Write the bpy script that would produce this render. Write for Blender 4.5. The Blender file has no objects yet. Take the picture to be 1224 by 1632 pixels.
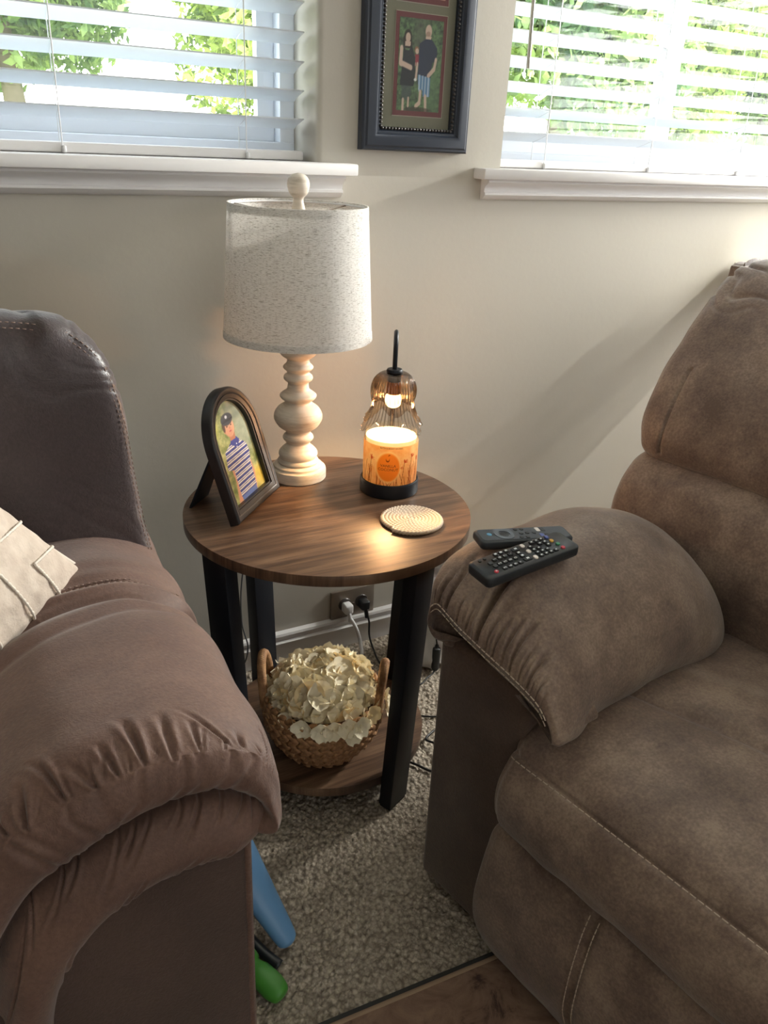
import bpy, bmesh, math, random
import numpy as np
from mathutils import Vector, Matrix
C = bpy.context.scene
COL = C.collection
PI = math.pi
rnd = random.Random(7)
# ---------------------------------------------------------------- camera
camd = bpy.data.cameras.new('camera'); cam = bpy.data.objects.new('camera', camd); COL.objects.link(cam)
CH = 1.12
_r = Vector((0.8787, -0.4742, 0.0449)); _w = Vector((0.4482, 0.7912, -0.4157))
_w.normalize(); _r = (_r - _w*_r.dot(_w)).normalized(); _u = _r.cross(_w)
M = Matrix(((_r.x, _u.x, -_w.x, 0), (_r.y, _u.y, -_w.y, 0), (_r.z, _u.z, -_w.z, CH), (0, 0, 0, 1)))
cam.matrix_world = M
camd.sensor_fit = 'HORIZONTAL'; camd.sensor_width = 36.0; camd.lens = 1298.64*36/1224
camd.clip_start = 0.02; camd.clip_end = 200
C.camera = cam
# ---------------------------------------------------------------- world, sun, big lights, exposure
wd = bpy.data.worlds.new('sky'); C.world = wd; wd.use_nodes = True
nt = wd.node_tree; nt.nodes.clear()
wo = nt.nodes.new('ShaderNodeOutputWorld'); bg = nt.nodes.new('ShaderNodeBackground')
tc = nt.nodes.new('ShaderNodeTexCoord'); sp = nt.nodes.new('ShaderNodeSeparateXYZ'); cr = nt.nodes.new('ShaderNodeValToRGB')
nt.links.new(tc.outputs['Generated'], sp.inputs[0]); nt.links.new(sp.outputs['Z'], cr.inputs[0])
cr.color_ramp.elements[0].position = 0.0; cr.color_ramp.elements[0].color = (1.0, 1.0, 1.0, 1)
cr.color_ramp.elements[1].position = 0.6; cr.color_ramp.elements[1].color = (0.84, 0.92, 1.0, 1)
nt.links.new(cr.outputs[0], bg.inputs[0]); bg.inputs[1].default_value = 9.5
nt.links.new(bg.outputs[0], wo.inputs[0])


def look(o, d):
    o.rotation_euler = Vector(d).to_track_quat('-Z', 'Y').to_euler()


def area(name, loc, d, sx, sy, power, col):
    l = bpy.data.lights.new(name, 'AREA'); l.shape = 'RECTANGLE'; l.size = sx; l.size_y = sy
    l.energy = power; l.color = col
    o = bpy.data.objects.new(name, l); COL.objects.link(o); o.location = loc; look(o, d)
    return o


sl = bpy.data.lights.new('sun', 'SUN'); sl.energy = 17.0; sl.angle = math.radians(0.6); sl.color = (1, 0.95, 0.82)
so = bpy.data.objects.new('sun', sl); COL.objects.link(so); look(so, (0.25, 0.75, -0.75))
# added fill light behind the camera; daylight of the window in the right-hand wall
area('room_fill_light', (0.9, -2.75, 1.35), (0, 1, -0.08), 2.6, 1.9, 25, (0.97, 0.985, 0.98))
area('daylight_from_side_window', (3.10, 0.45, 1.62), (-1, 0, -0.05), 1.95, 1.15, 15, (1.0, 0.985, 0.95))
for z_, e_ in ((1.20, 9), (1.31, 12), (1.42, 15), (1.53, 20), (1.64, 66)):   # added light strips inside that window, shaping the streaks on the wall
    area('streak_light_strip', (2.872, 1.24, z_), (-1, 0.05, -0.35), .34, .014, e_, (1.0, .985, .90))
vs = C.view_settings
vs.view_transform = 'Standard'; vs.look = 'None'; vs.gamma = 1; vs.use_curve_mapping = False; vs.exposure = -0.22
C.cycles.use_denoising = True
C.cycles.max_bounces = 12; C.cycles.diffuse_bounces = 5; C.cycles.transparent_max_bounces = 24
C.cycles.transmission_bounces = 8; C.cycles.sample_clamp_indirect = 6


# ---------------------------------------------------------------- materials
def srgb(r, g, b):
    f = lambda c: (c/255/12.92) if c/255 <= 0.04045 else ((c/255+0.055)/1.055)**2.4
    return (f(r), f(g), f(b), 1)


def newmat(name):
    m = bpy.data.materials.new(name); m.use_nodes = True; n = m.node_tree
    b = n.nodes['Principled BSDF']
    return m, n, b


def mat(name, col, rough=0.5, metal=0.0, spec=0.5, bump=None, mott=None, sheen=0, coat=0, coords='Object'):
    """bump=(scale,strength,kind) ; mott=(scale,col2,lo,hi)"""
    m, n, b = newmat(name); N = n.nodes; L = n.links
    b.inputs['Roughness'].default_value = rough; b.inputs['Metallic'].default_value = metal
    b.inputs['Specular IOR Level'].default_value = spec
    b.inputs['Sheen Weight'].default_value = sheen; b.inputs['Sheen Roughness'].default_value = 0.4
    b.inputs['Coat Weight'].default_value = coat
    b.inputs['Base Color'].default_value = col
    t = N.new('ShaderNodeTexCoord')
    if mott:
        sc, c2, lo, hi = mott
        x = N.new('ShaderNodeTexNoise'); x.inputs['Scale'].default_value = sc; x.inputs['Detail'].default_value = 6
        r = N.new('ShaderNodeValToRGB'); r.color_ramp.elements[0].position = lo; r.color_ramp.elements[1].position = hi
        r.color_ramp.elements[0].color = col; r.color_ramp.elements[1].color = c2
        L.new(t.outputs[coords], x.inputs[0]); L.new(x.outputs[0], r.inputs[0]); L.new(r.outputs[0], b.inputs['Base Color'])
    if bump:
        sc, st, kind = bump
        if kind == 'voronoi':
            x = N.new('ShaderNodeTexVoronoi'); x.feature = 'F1'
        else:
            x = N.new('ShaderNodeTexNoise'); x.inputs['Detail'].default_value = 5
        x.inputs['Scale'].default_value = sc
        bp = N.new('ShaderNodeBump'); bp.inputs['Strength'].default_value = st; bp.inputs['Distance'].default_value = 0.002
        L.new(t.outputs[coords], x.inputs[0]); L.new(x.outputs[0], bp.inputs['Height']); L.new(bp.outputs[0], b.inputs['Normal'])
    return m


def suede(name, dark, mid, light, rough=0.62, big=7.0):
    """worn faux-suede: broad patches, fine grain, scratchy crackle"""
    m, n, b = newmat(name); N = n.nodes; L = n.links
    t = N.new('ShaderNodeTexCoord')
    a = N.new('ShaderNodeTexNoise'); a.inputs['Scale'].default_value = big; a.inputs['Detail'].default_value = 8; a.inputs['Roughness'].default_value = 0.68
    f = N.new('ShaderNodeTexNoise'); f.inputs['Scale'].default_value = 260; f.inputs['Detail'].default_value = 4
    v = N.new('ShaderNodeTexVoronoi'); v.feature = 'DISTANCE_TO_EDGE'; v.inputs['Scale'].default_value = 210
    wn = N.new('ShaderNodeTexNoise'); wn.inputs['Scale'].default_value = 30; wn.inputs['Detail'].default_value = 3
    va = N.new('ShaderNodeVectorMath'); va.operation = 'MULTIPLY_ADD'; va.inputs[1].default_value = (0.06, 0.06, 0.06)
    L.new(t.outputs['Object'], wn.inputs[0]); L.new(wn.outputs['Color'], va.inputs[0]); L.new(t.outputs['Object'], va.inputs[2])
    L.new(va.outputs[0], v.inputs[0])
    for x in (a, f): L.new(t.outputs['Object'], x.inputs[0])
    r = N.new('ShaderNodeValToRGB'); e = r.color_ramp.elements
    e[0].position = 0.33; e[0].color = dark; e[1].position = 0.68; e[1].color = light
    k = e.new(0.5); k.color = mid
    mx = N.new('ShaderNodeMath'); mx.operation = 'MULTIPLY_ADD'; mx.inputs[1].default_value = 0.42; mx.inputs[2].default_value = -0.21
    ad = N.new('ShaderNodeMath'); ad.operation = 'ADD'
    L.new(f.outputs[0], mx.inputs[0]); L.new(a.outputs[0], ad.inputs[0]); L.new(mx.outputs[0], ad.inputs[1])
    L.new(ad.outputs[0], r.inputs[0]); L.new(r.outputs[0], b.inputs['Base Color'])
    b.inputs['Roughness'].default_value = rough; b.inputs['Specular IOR Level'].default_value = 0.35
    b.inputs['Sheen Weight'].default_value = 0.25; b.inputs['Sheen Roughness'].default_value = 0.5
    b1 = N.new('ShaderNodeBump'); b1.inputs['Strength'].default_value = 0.25; b1.inputs['Distance'].default_value = 0.0012
    b2 = N.new('ShaderNodeBump'); b2.inputs['Strength'].default_value = 0.35; b2.inputs['Distance'].default_value = 0.001
    L.new(v.outputs[0], b1.inputs['Height']); L.new(f.outputs[0], b2.inputs['Height']); L.new(b1.outputs[0], b2.inputs['Normal'])
    L.new(b2.outputs[0], b.inputs['Normal'])
    return m


def thinglass(name, tint, edge, tint_mix=1.0, rough=0.02):
    """clear shell: straight transmission, tinted darker at grazing angles, with a Fresnel gloss"""
    m = bpy.data.materials.new(name); m.use_nodes = True; n = m.node_tree; N = n.nodes; L = n.links; N.clear()
    o = N.new('ShaderNodeOutputMaterial'); tr = N.new('ShaderNodeBsdfTransparent'); gl = N.new('ShaderNodeBsdfGlossy')
    gl.inputs['Roughness'].default_value = rough
    lw = N.new('ShaderNodeLayerWeight'); lw.inputs[0].default_value = 0.35
    mc = N.new('ShaderNodeMix'); mc.data_type = 'RGBA'; mc.inputs[6].default_value = tint; mc.inputs[7].default_value = edge
    pw = N.new('ShaderNodeMath'); pw.operation = 'POWER'; pw.inputs[1].default_value = 4.5; fr = N.new('ShaderNodeMath'); fr.operation = 'MULTIPLY_ADD'; fr.inputs[1].default_value = .9; fr.inputs[2].default_value = .04
    lf = N.new('ShaderNodeLayerWeight'); lf.inputs[0].default_value = 0.5; L.new(lf.outputs['Facing'], pw.inputs[0]); L.new(pw.outputs[0], fr.inputs[0])
    ms = N.new('ShaderNodeMixShader')
    L.new(lw.outputs['Facing'], mc.inputs[0]); L.new(mc.outputs[2], tr.inputs[0])
    L.new(fr.outputs[0], ms.inputs[0]); L.new(tr.outputs[0], ms.inputs[1]); L.new(gl.outputs[0], ms.inputs[2]); L.new(ms.outputs[0], o.inputs[0])
    return m


def translucent(name, col, tcol, mix, rough=0.8):
    m = bpy.data.materials.new(name); m.use_nodes = True; n = m.node_tree; N = n.nodes; L = n.links; N.clear()
    o = N.new('ShaderNodeOutputMaterial'); d = N.new('ShaderNodeBsdfDiffuse'); t = N.new('ShaderNodeBsdfTranslucent')
    d.inputs[0].default_value = col; t.inputs[0].default_value = tcol
    ms = N.new('ShaderNodeMixShader'); ms.inputs[0].default_value = mix
    L.new(d.outputs[0], ms.inputs[1]); L.new(t.outputs[0], ms.inputs[2]); L.new(ms.outputs[0], o.inputs[0])
    return m, N, L, d, t, ms, o


def emis(name, col, s):
    m = bpy.data.materials.new(name); m.use_nodes = True; n = m.node_tree; N = n.nodes; N.clear()
    o = N.new('ShaderNodeOutputMaterial'); e = N.new('ShaderNodeEmission'); e.inputs[0].default_value = col; e.inputs[1].default_value = s
    n.links.new(e.outputs[0], o.inputs[0]); return m


def vcol(name, rough=0.35, trans=0.0, coat=0.0):
    """flat print: colours come from the mesh attribute 'print'"""
    m, n, b = newmat(name); N = n.nodes; L = n.links
    a = N.new('ShaderNodeAttribute'); a.attribute_name = 'print'
    L.new(a.outputs['Color'], b.inputs['Base Color']); b.inputs['Roughness'].default_value = rough
    b.inputs['Coat Weight'].default_value = coat
    if trans:
        t = N.new('ShaderNodeBsdfTranslucent'); ms = N.new('ShaderNodeMixShader'); ms.inputs[0].default_value = trans
        L.new(a.outputs['Color'], t.inputs[0]); L.new(b.outputs[0], ms.inputs[1]); L.new(t.outputs[0], ms.inputs[2])
        L.new(ms.outputs[0], n.nodes['Material Output'].inputs[0])
    return m


MT = {}
MT['wall'] = mat('greige_wall_paint', srgb(184, 179, 169), 0.7, spec=0.3, bump=(90, 0.12, 'noise'))
MT['ceil'] = mat('ceiling_paint', srgb(225, 222, 215), 0.9)
MT['trim'] = mat('white_trim_paint', srgb(222, 220, 220), 0.38, spec=0.5, bump=(60, 0.06, 'noise'))
MT['suedeL'] = suede('plum_brown_suede', srgb(84, 61, 53), srgb(99, 73, 63), srgb(116, 88, 76), 0.6, 5)
MT['leatherL'] = suede('dark_back_leather', srgb(60, 51, 52), srgb(69, 59, 60), srgb(80, 69, 69), 0.36, 4)
MT['suedeR'] = suede('taupe_brown_suede', srgb(94, 76, 67), srgb(119, 99, 87), srgb(147, 127, 111), 0.52, 10)
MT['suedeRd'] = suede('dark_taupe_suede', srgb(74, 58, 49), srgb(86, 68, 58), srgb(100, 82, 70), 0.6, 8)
MT['thread'] = mat('pale_thread', srgb(190, 172, 155), 0.7)
MT['threadL'] = mat('brown_thread', srgb(135, 112, 102), 0.7)
MT['black'] = mat('black_metal', srgb(20, 24, 32), 0.45, metal=0.2, spec=0.4)
MT['blackplastic'] = mat('black_plastic', srgb(34, 38, 42), 0.35, bump=(400, 0.1, 'noise'))
MT['rubber'] = mat('rubber_button', srgb(24, 26, 28), 0.5)
MT['whitebtn'] = mat('white_button', srgb(232, 222, 214), 0.4)
MT['cord_w'] = mat('white_cord', srgb(222, 222, 224), 0.4)
MT['cord_b'] = mat('black_cord', srgb(18, 20, 24), 0.4)
MT['blind'] = None
MT['winframe'] = mat('white_vinyl', srgb(225, 230, 238), 0.35)
MT['bronze'] = mat('brown_metal_plate', srgb(150, 140, 130), 0.36, metal=0.8)
MT['creamglow'] = mat('cream_paper', srgb(225, 215, 195), 0.8)


# ---------------------------------------------------------------- mesh helpers
def link(name, me, m, parent=None, smooth=True):
    if m is not None: me.materials.append(m)
    o = bpy.data.objects.new(name, me); COL.objects.link(o)
    if parent is not None: o.parent = parent
    if smooth and len(me.polygons):
        me.polygons.foreach_set('use_smooth', [True]*len(me.polygons))
    return o


def autosmooth(o, deg=35):
    me = o.data
    bm = bmesh.new(); bm.from_mesh(me)
    for e in bm.edges:
        if len(e.link_faces) == 2 and e.calc_face_angle(0) > math.radians(deg): e.smooth = False
    bm.to_mesh(me); bm.free()
    return o


def obj(name, bm, m, parent=None, smooth=False, auto=None):
    bmesh.ops.recalc_face_normals(bm, faces=bm.faces[:])
    me = bpy.data.meshes.new(name); bm.to_mesh(me); bm.free()
    o = link(name, me, m, parent, smooth or auto is not None)
    if auto: autosmooth(o, auto)
    return o


def tag(o, label=None, cat=None, group=None, kind=None):
    if label: o['label'] = label
    if cat: o['category'] = cat
    if group: o['group'] = group
    if kind: o['kind'] = kind
    return o


def thing(name, loc, label, cat, group=None, rz=0.0):
    o = bpy.data.objects.new(name, None); COL.objects.link(o); o.location = loc; o.rotation_euler = (0, 0, rz)
    o.empty_display_size = 0.05
    return tag(o, label, cat, group)


def fin(o):
    """parts are written in world coordinates: bring them under the (already placed) parent"""
    bpy.context.view_layer.update()
    return o


def part(name, bm, m, root, **k):
    """part whose bmesh is in world coordinates, root is an unrotated empty"""
    L0 = root.location
    bmesh.ops.translate(bm, verts=bm.verts[:], vec=-Vector(L0))
    return obj(name, bm, m, root, **k)


def box(bm, lo, hi, bev=0.0, seg=2, mtx=None):
    x0, y0, z0 = lo; x1, y1, z1 = hi
    r = bmesh.ops.create_cube(bm, size=1.0)
    vs_ = r['verts']
    for v in vs_:
        v.co = Vector(((x0+x1)/2 + v.co.x*(x1-x0), (y0+y1)/2 + v.co.y*(y1-y0), (z0+z1)/2 + v.co.z*(z1-z0)))
    if mtx is not None:
        for v in vs_: v.co = mtx @ v.co
    if bev > 0:
        es = list({e for v in vs_ for e in v.link_edges})
        bmesh.ops.bevel(bm, geom=es, offset=bev, segments=seg, profile=0.5, affect='EDGES')
    return bm


def bx(lo, hi, bev=0.0, seg=2, mtx=None):
    return box(bmesh.new(), lo, hi, bev, seg, mtx)


def lathe(bm, prof, seg=64, cx=0, cy=0, cz=0, uv=False, fn=None):
    rows = []
    for (r, z) in prof:
        if r < 1e-6: rows.append([bm.verts.new((cx, cy, cz+z))]); continue
        row = []
        for i in range(seg):
            a = 2*PI*i/seg; rr, zz = r, z
            if fn: rr, zz = fn(a, r, z)
            row.append(bm.verts.new((cx+rr*math.cos(a), cy+rr*math.sin(a), cz+zz)))
        rows.append(row)
    for a, b in zip(rows, rows[1:]):
        for i in range(seg):
            j = (i+1) % seg
            if len(a) == 1 and len(b) == 1: continue
            if len(a) == 1: bm.faces.new((a[0], b[i], b[j]))
            elif len(b) == 1: bm.faces.new((a[i], a[j], b[0]))
            else: bm.faces.new((a[i], a[j], b[j], b[i]))
    return bm


def smoothprof(pts, n=6):
    out = []
    P = [np.array(p, float) for p in pts]
    for i in range(len(P)-1):
        p0 = P[max(i-1, 0)]; p1 = P[i]; p2 = P[i+1]; p3 = P[min(i+2, len(P)-1)]
        for k in range(n):
            t = k/n
            out.append(tuple(0.5*((2*p1)+(-p0+p2)*t+(2*p0-5*p1+4*p2-p3)*t*t+(-p0+3*p1-3*p2+p3)*t**3)))
    out.append(tuple(P[-1])); return out


def tube(bm, pts, r, seg=10, caps=True, radii=None):
    pts = [Vector(p) for p in pts]; n = len(pts); rings = []
    up = Vector((0, 0, 1))
    t0 = (pts[1]-pts[0]).normalized()
    if abs(t0.dot(up)) > 0.9: up = Vector((1, 0, 0))
    x = t0.cross(up).normalized()
    for i in range(n):
        t = (pts[min(i+1, n-1)]-pts[max(i-1, 0)]).normalized()
        x = (x - t*x.dot(t)).normalized(); y = t.cross(x)
        rr = radii[i] if radii else r
        rings.append([bm.verts.new(pts[i] + (x*math.cos(2*PI*k/seg)+y*math.sin(2*PI*k/seg))*rr) for k in range(seg)])
    for a, b in zip(rings, rings[1:]):
        for k in range(seg): bm.faces.new((a[k], a[(k+1) % seg], b[(k+1) % seg], b[k]))
    if caps:
        bm.faces.new(rings[0][::-1]); bm.faces.new(rings[-1])
    return bm


def spl(pts, n=8):
    return [Vector(p) for p in smoothprof([tuple(p) for p in pts], n)]


def cat1(A, n, closed=False):
    """Catmull-Rom resample of array A[k,...] along axis 0"""
    K = A.shape[0]; seg = K if closed else K-1
    s = np.linspace(0, seg, n, endpoint=not closed); i = np.minimum(s.astype(int), seg-1); t = (s-i)
    sh = (n,)+(1,)*(A.ndim-1); t = t.reshape(sh)
    if closed: g = lambda k: A[(i+k) % K]
    else: g = lambda k: A[np.clip(i+k, 0, K-1)]
    p0, p1, p2, p3 = g(-1), g(0), g(1), g(2)
    return 0.5*((2*p1)+(-p0+p2)*t+(2*p0-5*p1+4*p2-p3)*t*t+(-p0+3*p1-3*p2+p3)*t**3)


_rs = np.random.RandomState(11); _LAT = _rs.rand(32, 32, 32)


def vn(P, scale, off=0.0):
    """trilinear value noise in -1..1 of points P[...,3]"""
    Q = P*scale+off+100; I = np.floor(Q).astype(int); F = Q-I; F = F*F*(3-2*F)
    r = 0
    for dx in (0, 1):
        for dy in (0, 1):
            for dz in (0, 1):
                w = (F[..., 0] if dx else 1-F[..., 0])*(F[..., 1] if dy else 1-F[..., 1])*(F[..., 2] if dz else 1-F[..., 2])
                r = r + w*_LAT[(I[..., 0]+dx) % 32, (I[..., 1]+dy) % 32, (I[..., 2]+dz) % 32]
    return r*2-1


def gridnorm(P, closed):
    if closed: dv = np.roll(P, -1, 1)-np.roll(P, 1, 1)
    else: dv = np.gradient(P, axis=1)
    du = np.gradient(P, axis=0)
    n = np.cross(du, dv); l = np.linalg.norm(n, axis=2, keepdims=True); return n/np.maximum(l, 1e-9)


def loft(name, sections, m, root, nr=100, nc=120, disp=None, xf=None, flip=False):
    """closed skin through cross-sections (each a closed ring of points); rows resampled, ends capped to points;
       disp(P,s,t) gives an offset along the normal (metres); xf maps to world"""
    A = np.array(sections, float)
    A = cat1(A, nr); A = cat1(A.transpose(1, 0, 2), nc, closed=True).transpose(1, 0, 2)
    cen = A.mean(axis=1).mean(axis=0)
    N = gridnorm(A, True)
    mid = A[nr//2]; out = (mid-mid.mean(axis=0)); sgn = np.sign((N[nr//2]*out).sum())
    N = N*sgn
    s = np.linspace(0, 1, nr)[:, None]*np.ones((1, nc)); t = np.ones((nr, 1))*np.arange(nc)[None, :]/nc
    if disp is not None:
        A = A+N*disp(A, s, t)[..., None]
    if xf is not None: A = xf(A)
    A = A-np.array(root.location)
    V = A.reshape(-1, 3)
    caps = np.array([A[0].mean(axis=0), A[-1].mean(axis=0)]); V = np.vstack([V, caps])
    i = np.arange(nr-1)[:, None]; j = np.arange(nc)[None, :]; j2 = (j+1) % nc
    F = np.stack([i*nc+j, i*nc+j2, (i+1)*nc+j2, (i+1)*nc+j], axis=2).reshape(-1, 4)
    k0 = nr*nc
    f3 = [(k0, (q+1) % nc, q) for q in range(nc)]+[(k0+1, (nr-1)*nc+q, (nr-1)*nc+(q+1) % nc) for q in range(nc)]
    me = bpy.data.meshes.new(name); me.from_pydata(V.tolist(), [], F.tolist()+f3); me.update()
    bm = bmesh.new(); bm.from_mesh(me); bmesh.ops.recalc_face_normals(bm, faces=bm.faces[:]); bm.to_mesh(me); bm.free()
    return link(name, me, m, root)


def gridmesh(name, P, m, root=None, colors=None, mask=None):
    nr, nc = P.shape[:2]
    if root is not None: P = P-np.array(root.location)
    idx = np.arange(nr*nc).reshape(nr, nc)
    F = np.stack([idx[:-1, :-1], idx[:-1, 1:], idx[1:, 1:], idx[1:, :-1]], axis=2)
    F = F[mask[:-1, :-1]] if mask is not None else F.reshape(-1, 4)
    me = bpy.data.meshes.new(name); V = P.reshape(-1, 3)
    me.vertices.add(len(V)); me.vertices.foreach_set('co', V.astype(np.float32).ravel())
    me.loops.add(F.size); me.loops.foreach_set('vertex_index', F.astype(np.int32).ravel())
    me.polygons.add(len(F)); me.polygons.foreach_set('loop_start', np.arange(0, F.size, 4, dtype=np.int32))
    me.update(calc_edges=True)
    if colors is not None:
        at = me.color_attributes.new('print', 'FLOAT_COLOR', 'POINT')
        c = colors.reshape(-1, 3)/255.0
        c = np.where(c <= 0.04045, c/12.92, ((c+0.055)/1.055)**2.4)
        at.data.foreach_set('color', np.hstack([c, np.ones((len(c), 1))]).astype(np.float32).ravel())
    return link(name, me, m, root)


def stitches(name, pts, m, root, dash=0.006, gap=0.003, r=0.0007, xf=None):
    """a run of thread dashes along a polyline"""
    P = np.array(pts, float); P = cat1(P, max(60, len(P)*10))
    if xf is not None: P = xf(P[None])[0]
    d = np.r_[0, np.cumsum(np.linalg.norm(np.diff(P, axis=0), axis=1))]
    bm = bmesh.new(); s = 0
    while s+dash < d[-1]:
        q = [[np.interp(s+dash*f, d, P[:, k]) for k in range(3)] for f in (0, 0.5, 1)]
        tube(bm, q, r, 5); s += dash+gap
    o = part(name, bm, m, root, smooth=True); o['kind'] = 'stuff'
    return o


class Canvas:
    """a tiny painter for flat prints: numpy raster in print coordinates (x 0..1, y 0..1 upwards)"""
    def __init__(s, w, h, col):
        s.w, s.h = w, h; s.a = np.ones((h, w, 3))*np.array(col, float)
        s.X, s.Y = np.meshgrid((np.arange(w)+.5)/w, (np.arange(h)+.5)/h)

    def put(s, m, col, al=1.0):
        m = (np.clip(m, 0, 1)*al)[..., None]; s.a = s.a*(1-m)+np.array(col, float)*m

    def ell(s, cx, cy, rx, ry, col, al=1.0, rot=0, soft=0.15):
        x = s.X-cx; y = s.Y-cy; c, n = math.cos(rot), math.sin(rot)
        d = np.sqrt(((x*c+y*n)/rx)**2+((-x*n+y*c)/ry)**2); s.put((1-d)/soft+.5, col, al)

    def poly(s, pts, col, al=1.0):
        ins = np.zeros(s.X.shape, bool); n = len(pts)
        for i in range(n):
            x1, y1 = pts[i]; x2, y2 = pts[(i+1) % n]
            if y1 == y2: continue
            c = ((s.Y < y1) != (s.Y < y2)) & (s.X < (x2-x1)*(s.Y-y1)/(y2-y1)+x1); ins ^= c
        s.put(ins.astype(float), col, al); return ins

    def line(s, pts, wd, col, al=1.0):
        for (x1, y1), (x2, y2) in zip(pts, pts[1:]):
            dx, dy = x2-x1, y2-y1; t = np.clip(((s.X-x1)*dx+(s.Y-y1)*dy)/(dx*dx+dy*dy+1e-12), 0, 1)
            d = np.hypot(s.X-x1-t*dx, s.Y-y1-t*dy); s.put((wd-d)/(wd*.4)+.5, col, al)

    def noise(s, sc, c1, c2, seed, al=1.0, lo=-.4, hi=.4):
        P = np.stack([s.X*sc, s.Y*sc*s.h/s.w, np.zeros_like(s.X)+seed*3.3], axis=2)
        n = vn(P, 1.0)*.6+vn(P, 2.1)*.3+vn(P, 4.3)*.2
        n = np.clip((n-lo)/(hi-lo), 0, 1)[..., None]
        s.a = s.a*(1-al)+(np.array(c1)*(1-n)+np.array(c2)*n)*al
# ================================================================ SETTING
WY = 1.495
def carpet_mat():
    m, n, b = newmat('looped_carpet'); N = n.nodes; L = n.links
    t = N.new('ShaderNodeTexCoord')
    v = N.new('ShaderNodeTexVoronoi'); v.inputs['Scale'].default_value = 150
    a = N.new('ShaderNodeTexNoise'); a.inputs['Scale'].default_value = 120; a.inputs['Detail'].default_value = 4
    a2 = N.new('ShaderNodeTexNoise'); a2.inputs['Scale'].default_value = 5
    for x in (v, a, a2): L.new(t.outputs['Object'], x.inputs[0])
    r = N.new('ShaderNodeValToRGB'); e = r.color_ramp.elements
    e[0].position = 0.3; e[0].color = srgb(146, 135, 122); e[1].position = 0.7; e[1].color = srgb(206, 194, 178)
    L.new(a.outputs[0], r.inputs[0])
    mx = N.new('ShaderNodeMix'); mx.data_type = 'RGBA'; mx.blend_type = 'MULTIPLY'; mx.inputs[0].default_value = 0.75
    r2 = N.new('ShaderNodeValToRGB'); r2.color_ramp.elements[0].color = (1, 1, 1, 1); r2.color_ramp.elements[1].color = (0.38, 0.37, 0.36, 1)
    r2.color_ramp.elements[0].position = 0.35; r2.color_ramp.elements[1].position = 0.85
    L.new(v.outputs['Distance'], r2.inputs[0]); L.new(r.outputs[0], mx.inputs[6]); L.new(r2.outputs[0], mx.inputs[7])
    L.new(mx.outputs[2], b.inputs['Base Color']); b.inputs['Roughness'].default_value = 0.95; b.inputs['Specular IOR Level'].default_value = 0.1
    bp = N.new('ShaderNodeBump'); bp.inputs['Strength'].default_value = 0.8; bp.inputs['Distance'].default_value = 0.004; bp.invert = True
    L.new(v.outputs['Distance'], bp.inputs['Height']); L.new(bp.outputs[0], b.inputs['Normal'])
    return m
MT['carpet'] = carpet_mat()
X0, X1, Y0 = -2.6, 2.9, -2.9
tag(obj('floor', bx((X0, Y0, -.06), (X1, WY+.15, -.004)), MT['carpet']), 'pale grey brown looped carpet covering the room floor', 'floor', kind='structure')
# loop pile of the carpet in the part the photograph shows
gx = np.arange(0.17, 1.16, 0.0028); gy = np.arange(0.47, 1.488, 0.0028)
GX, GY = np.meshgrid(gx, gy)
P = np.stack([GX, GY, np.zeros_like(GX)], 2)
row = np.sin(GX*2*PI/0.0125+1.3*vn(P, 35)+PI*(np.floor(GY/0.011) % 2))*np.cos(GY*2*PI/0.011+1.5*vn(P, 40, 5))
P[..., 2] = 0.0022*row+0.0022*vn(P, 170, 9)+0.0008*vn(P, 12)-0.001
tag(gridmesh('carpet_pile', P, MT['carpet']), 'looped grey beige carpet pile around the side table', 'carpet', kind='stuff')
tag(obj('ceiling', bx((X0, Y0, 2.45), (X1, WY+.15, 2.5)), MT['ceil']), 'off-white ceiling', 'ceiling', kind='structure')
LW = (-0.55, 0.668); RW = (1.082, 2.30); WZ = (1.055, 2.15)
bm = bmesh.new()
box(bm, (X0, WY, -.004), (X1, WY+.16, WZ[0])); box(bm, (X0, WY, WZ[1]), (X1, WY+.16, 2.45))
box(bm, (X0, WY, WZ[0]), (LW[0], WY+.16, WZ[1])); box(bm, (RW[1], WY, WZ[0]), (X1, WY+.16, WZ[1]))
n0 = len(bm.verts); box(bm, (LW[1], WY, WZ[0]), (RW[0], WY+.16, WZ[1]))
bm.verts.ensure_lookup_table()
es = [e for e in bm.edges if all(v.index >= n0 or v.index == -1 for v in e.verts) and abs(e.verts[0].co.z-e.verts[1].co.z) > .5 and e.verts[0].co.y < WY+.01 and LW[1]-.01 < e.verts[0].co.x < RW[0]+.01]
es = [e for e in bm.edges if abs(e.verts[0].co.z-e.verts[1].co.z) > .5 and e.verts[0].co.y < WY+.01 and abs(e.verts[0].co.x-LW[1]) < .001 and e.verts[0].co.z < 2.2 and e.verts[1].co.z < 2.2 and min(v.co.z for v in e.verts) > 1 and e in set(x for v in bm.verts[n0:] for x in v.link_edges)]
bmesh.ops.bevel(bm, geom=es, offset=.012, segments=4, profile=0.5, affect='EDGES')
tag(obj('wall_back', bm, MT['wall'], auto=40), 'greige painted wall with two windows', 'wall', kind='structure')
tag(obj('wall_left', bx((X0-.1, Y0, -.004), (X0, WY, 2.45)), MT['wall']), 'greige wall at the left end of the room', 'wall', kind='structure')
bm = bmesh.new()
box(bm, (X1, Y0, -.004), (X1+.1, WY, .95)); box(bm, (X1, Y0, 2.1), (X1+.1, WY, 2.45)); box(bm, (X1, Y0, .95), (X1+.1, -.5, 2.1)); box(bm, (X1, 1.42, .95), (X1+.1, WY, 2.1))
tag(obj('wall_right', bm, MT['wall']), 'greige wall at the right end of the room', 'wall', kind='structure')
tag(obj('wall_front', bx((X0, Y0-.1, -.004), (X1, Y0, 2.45)), MT['wall']), 'greige wall behind the viewer', 'wall', kind='structure')


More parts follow.
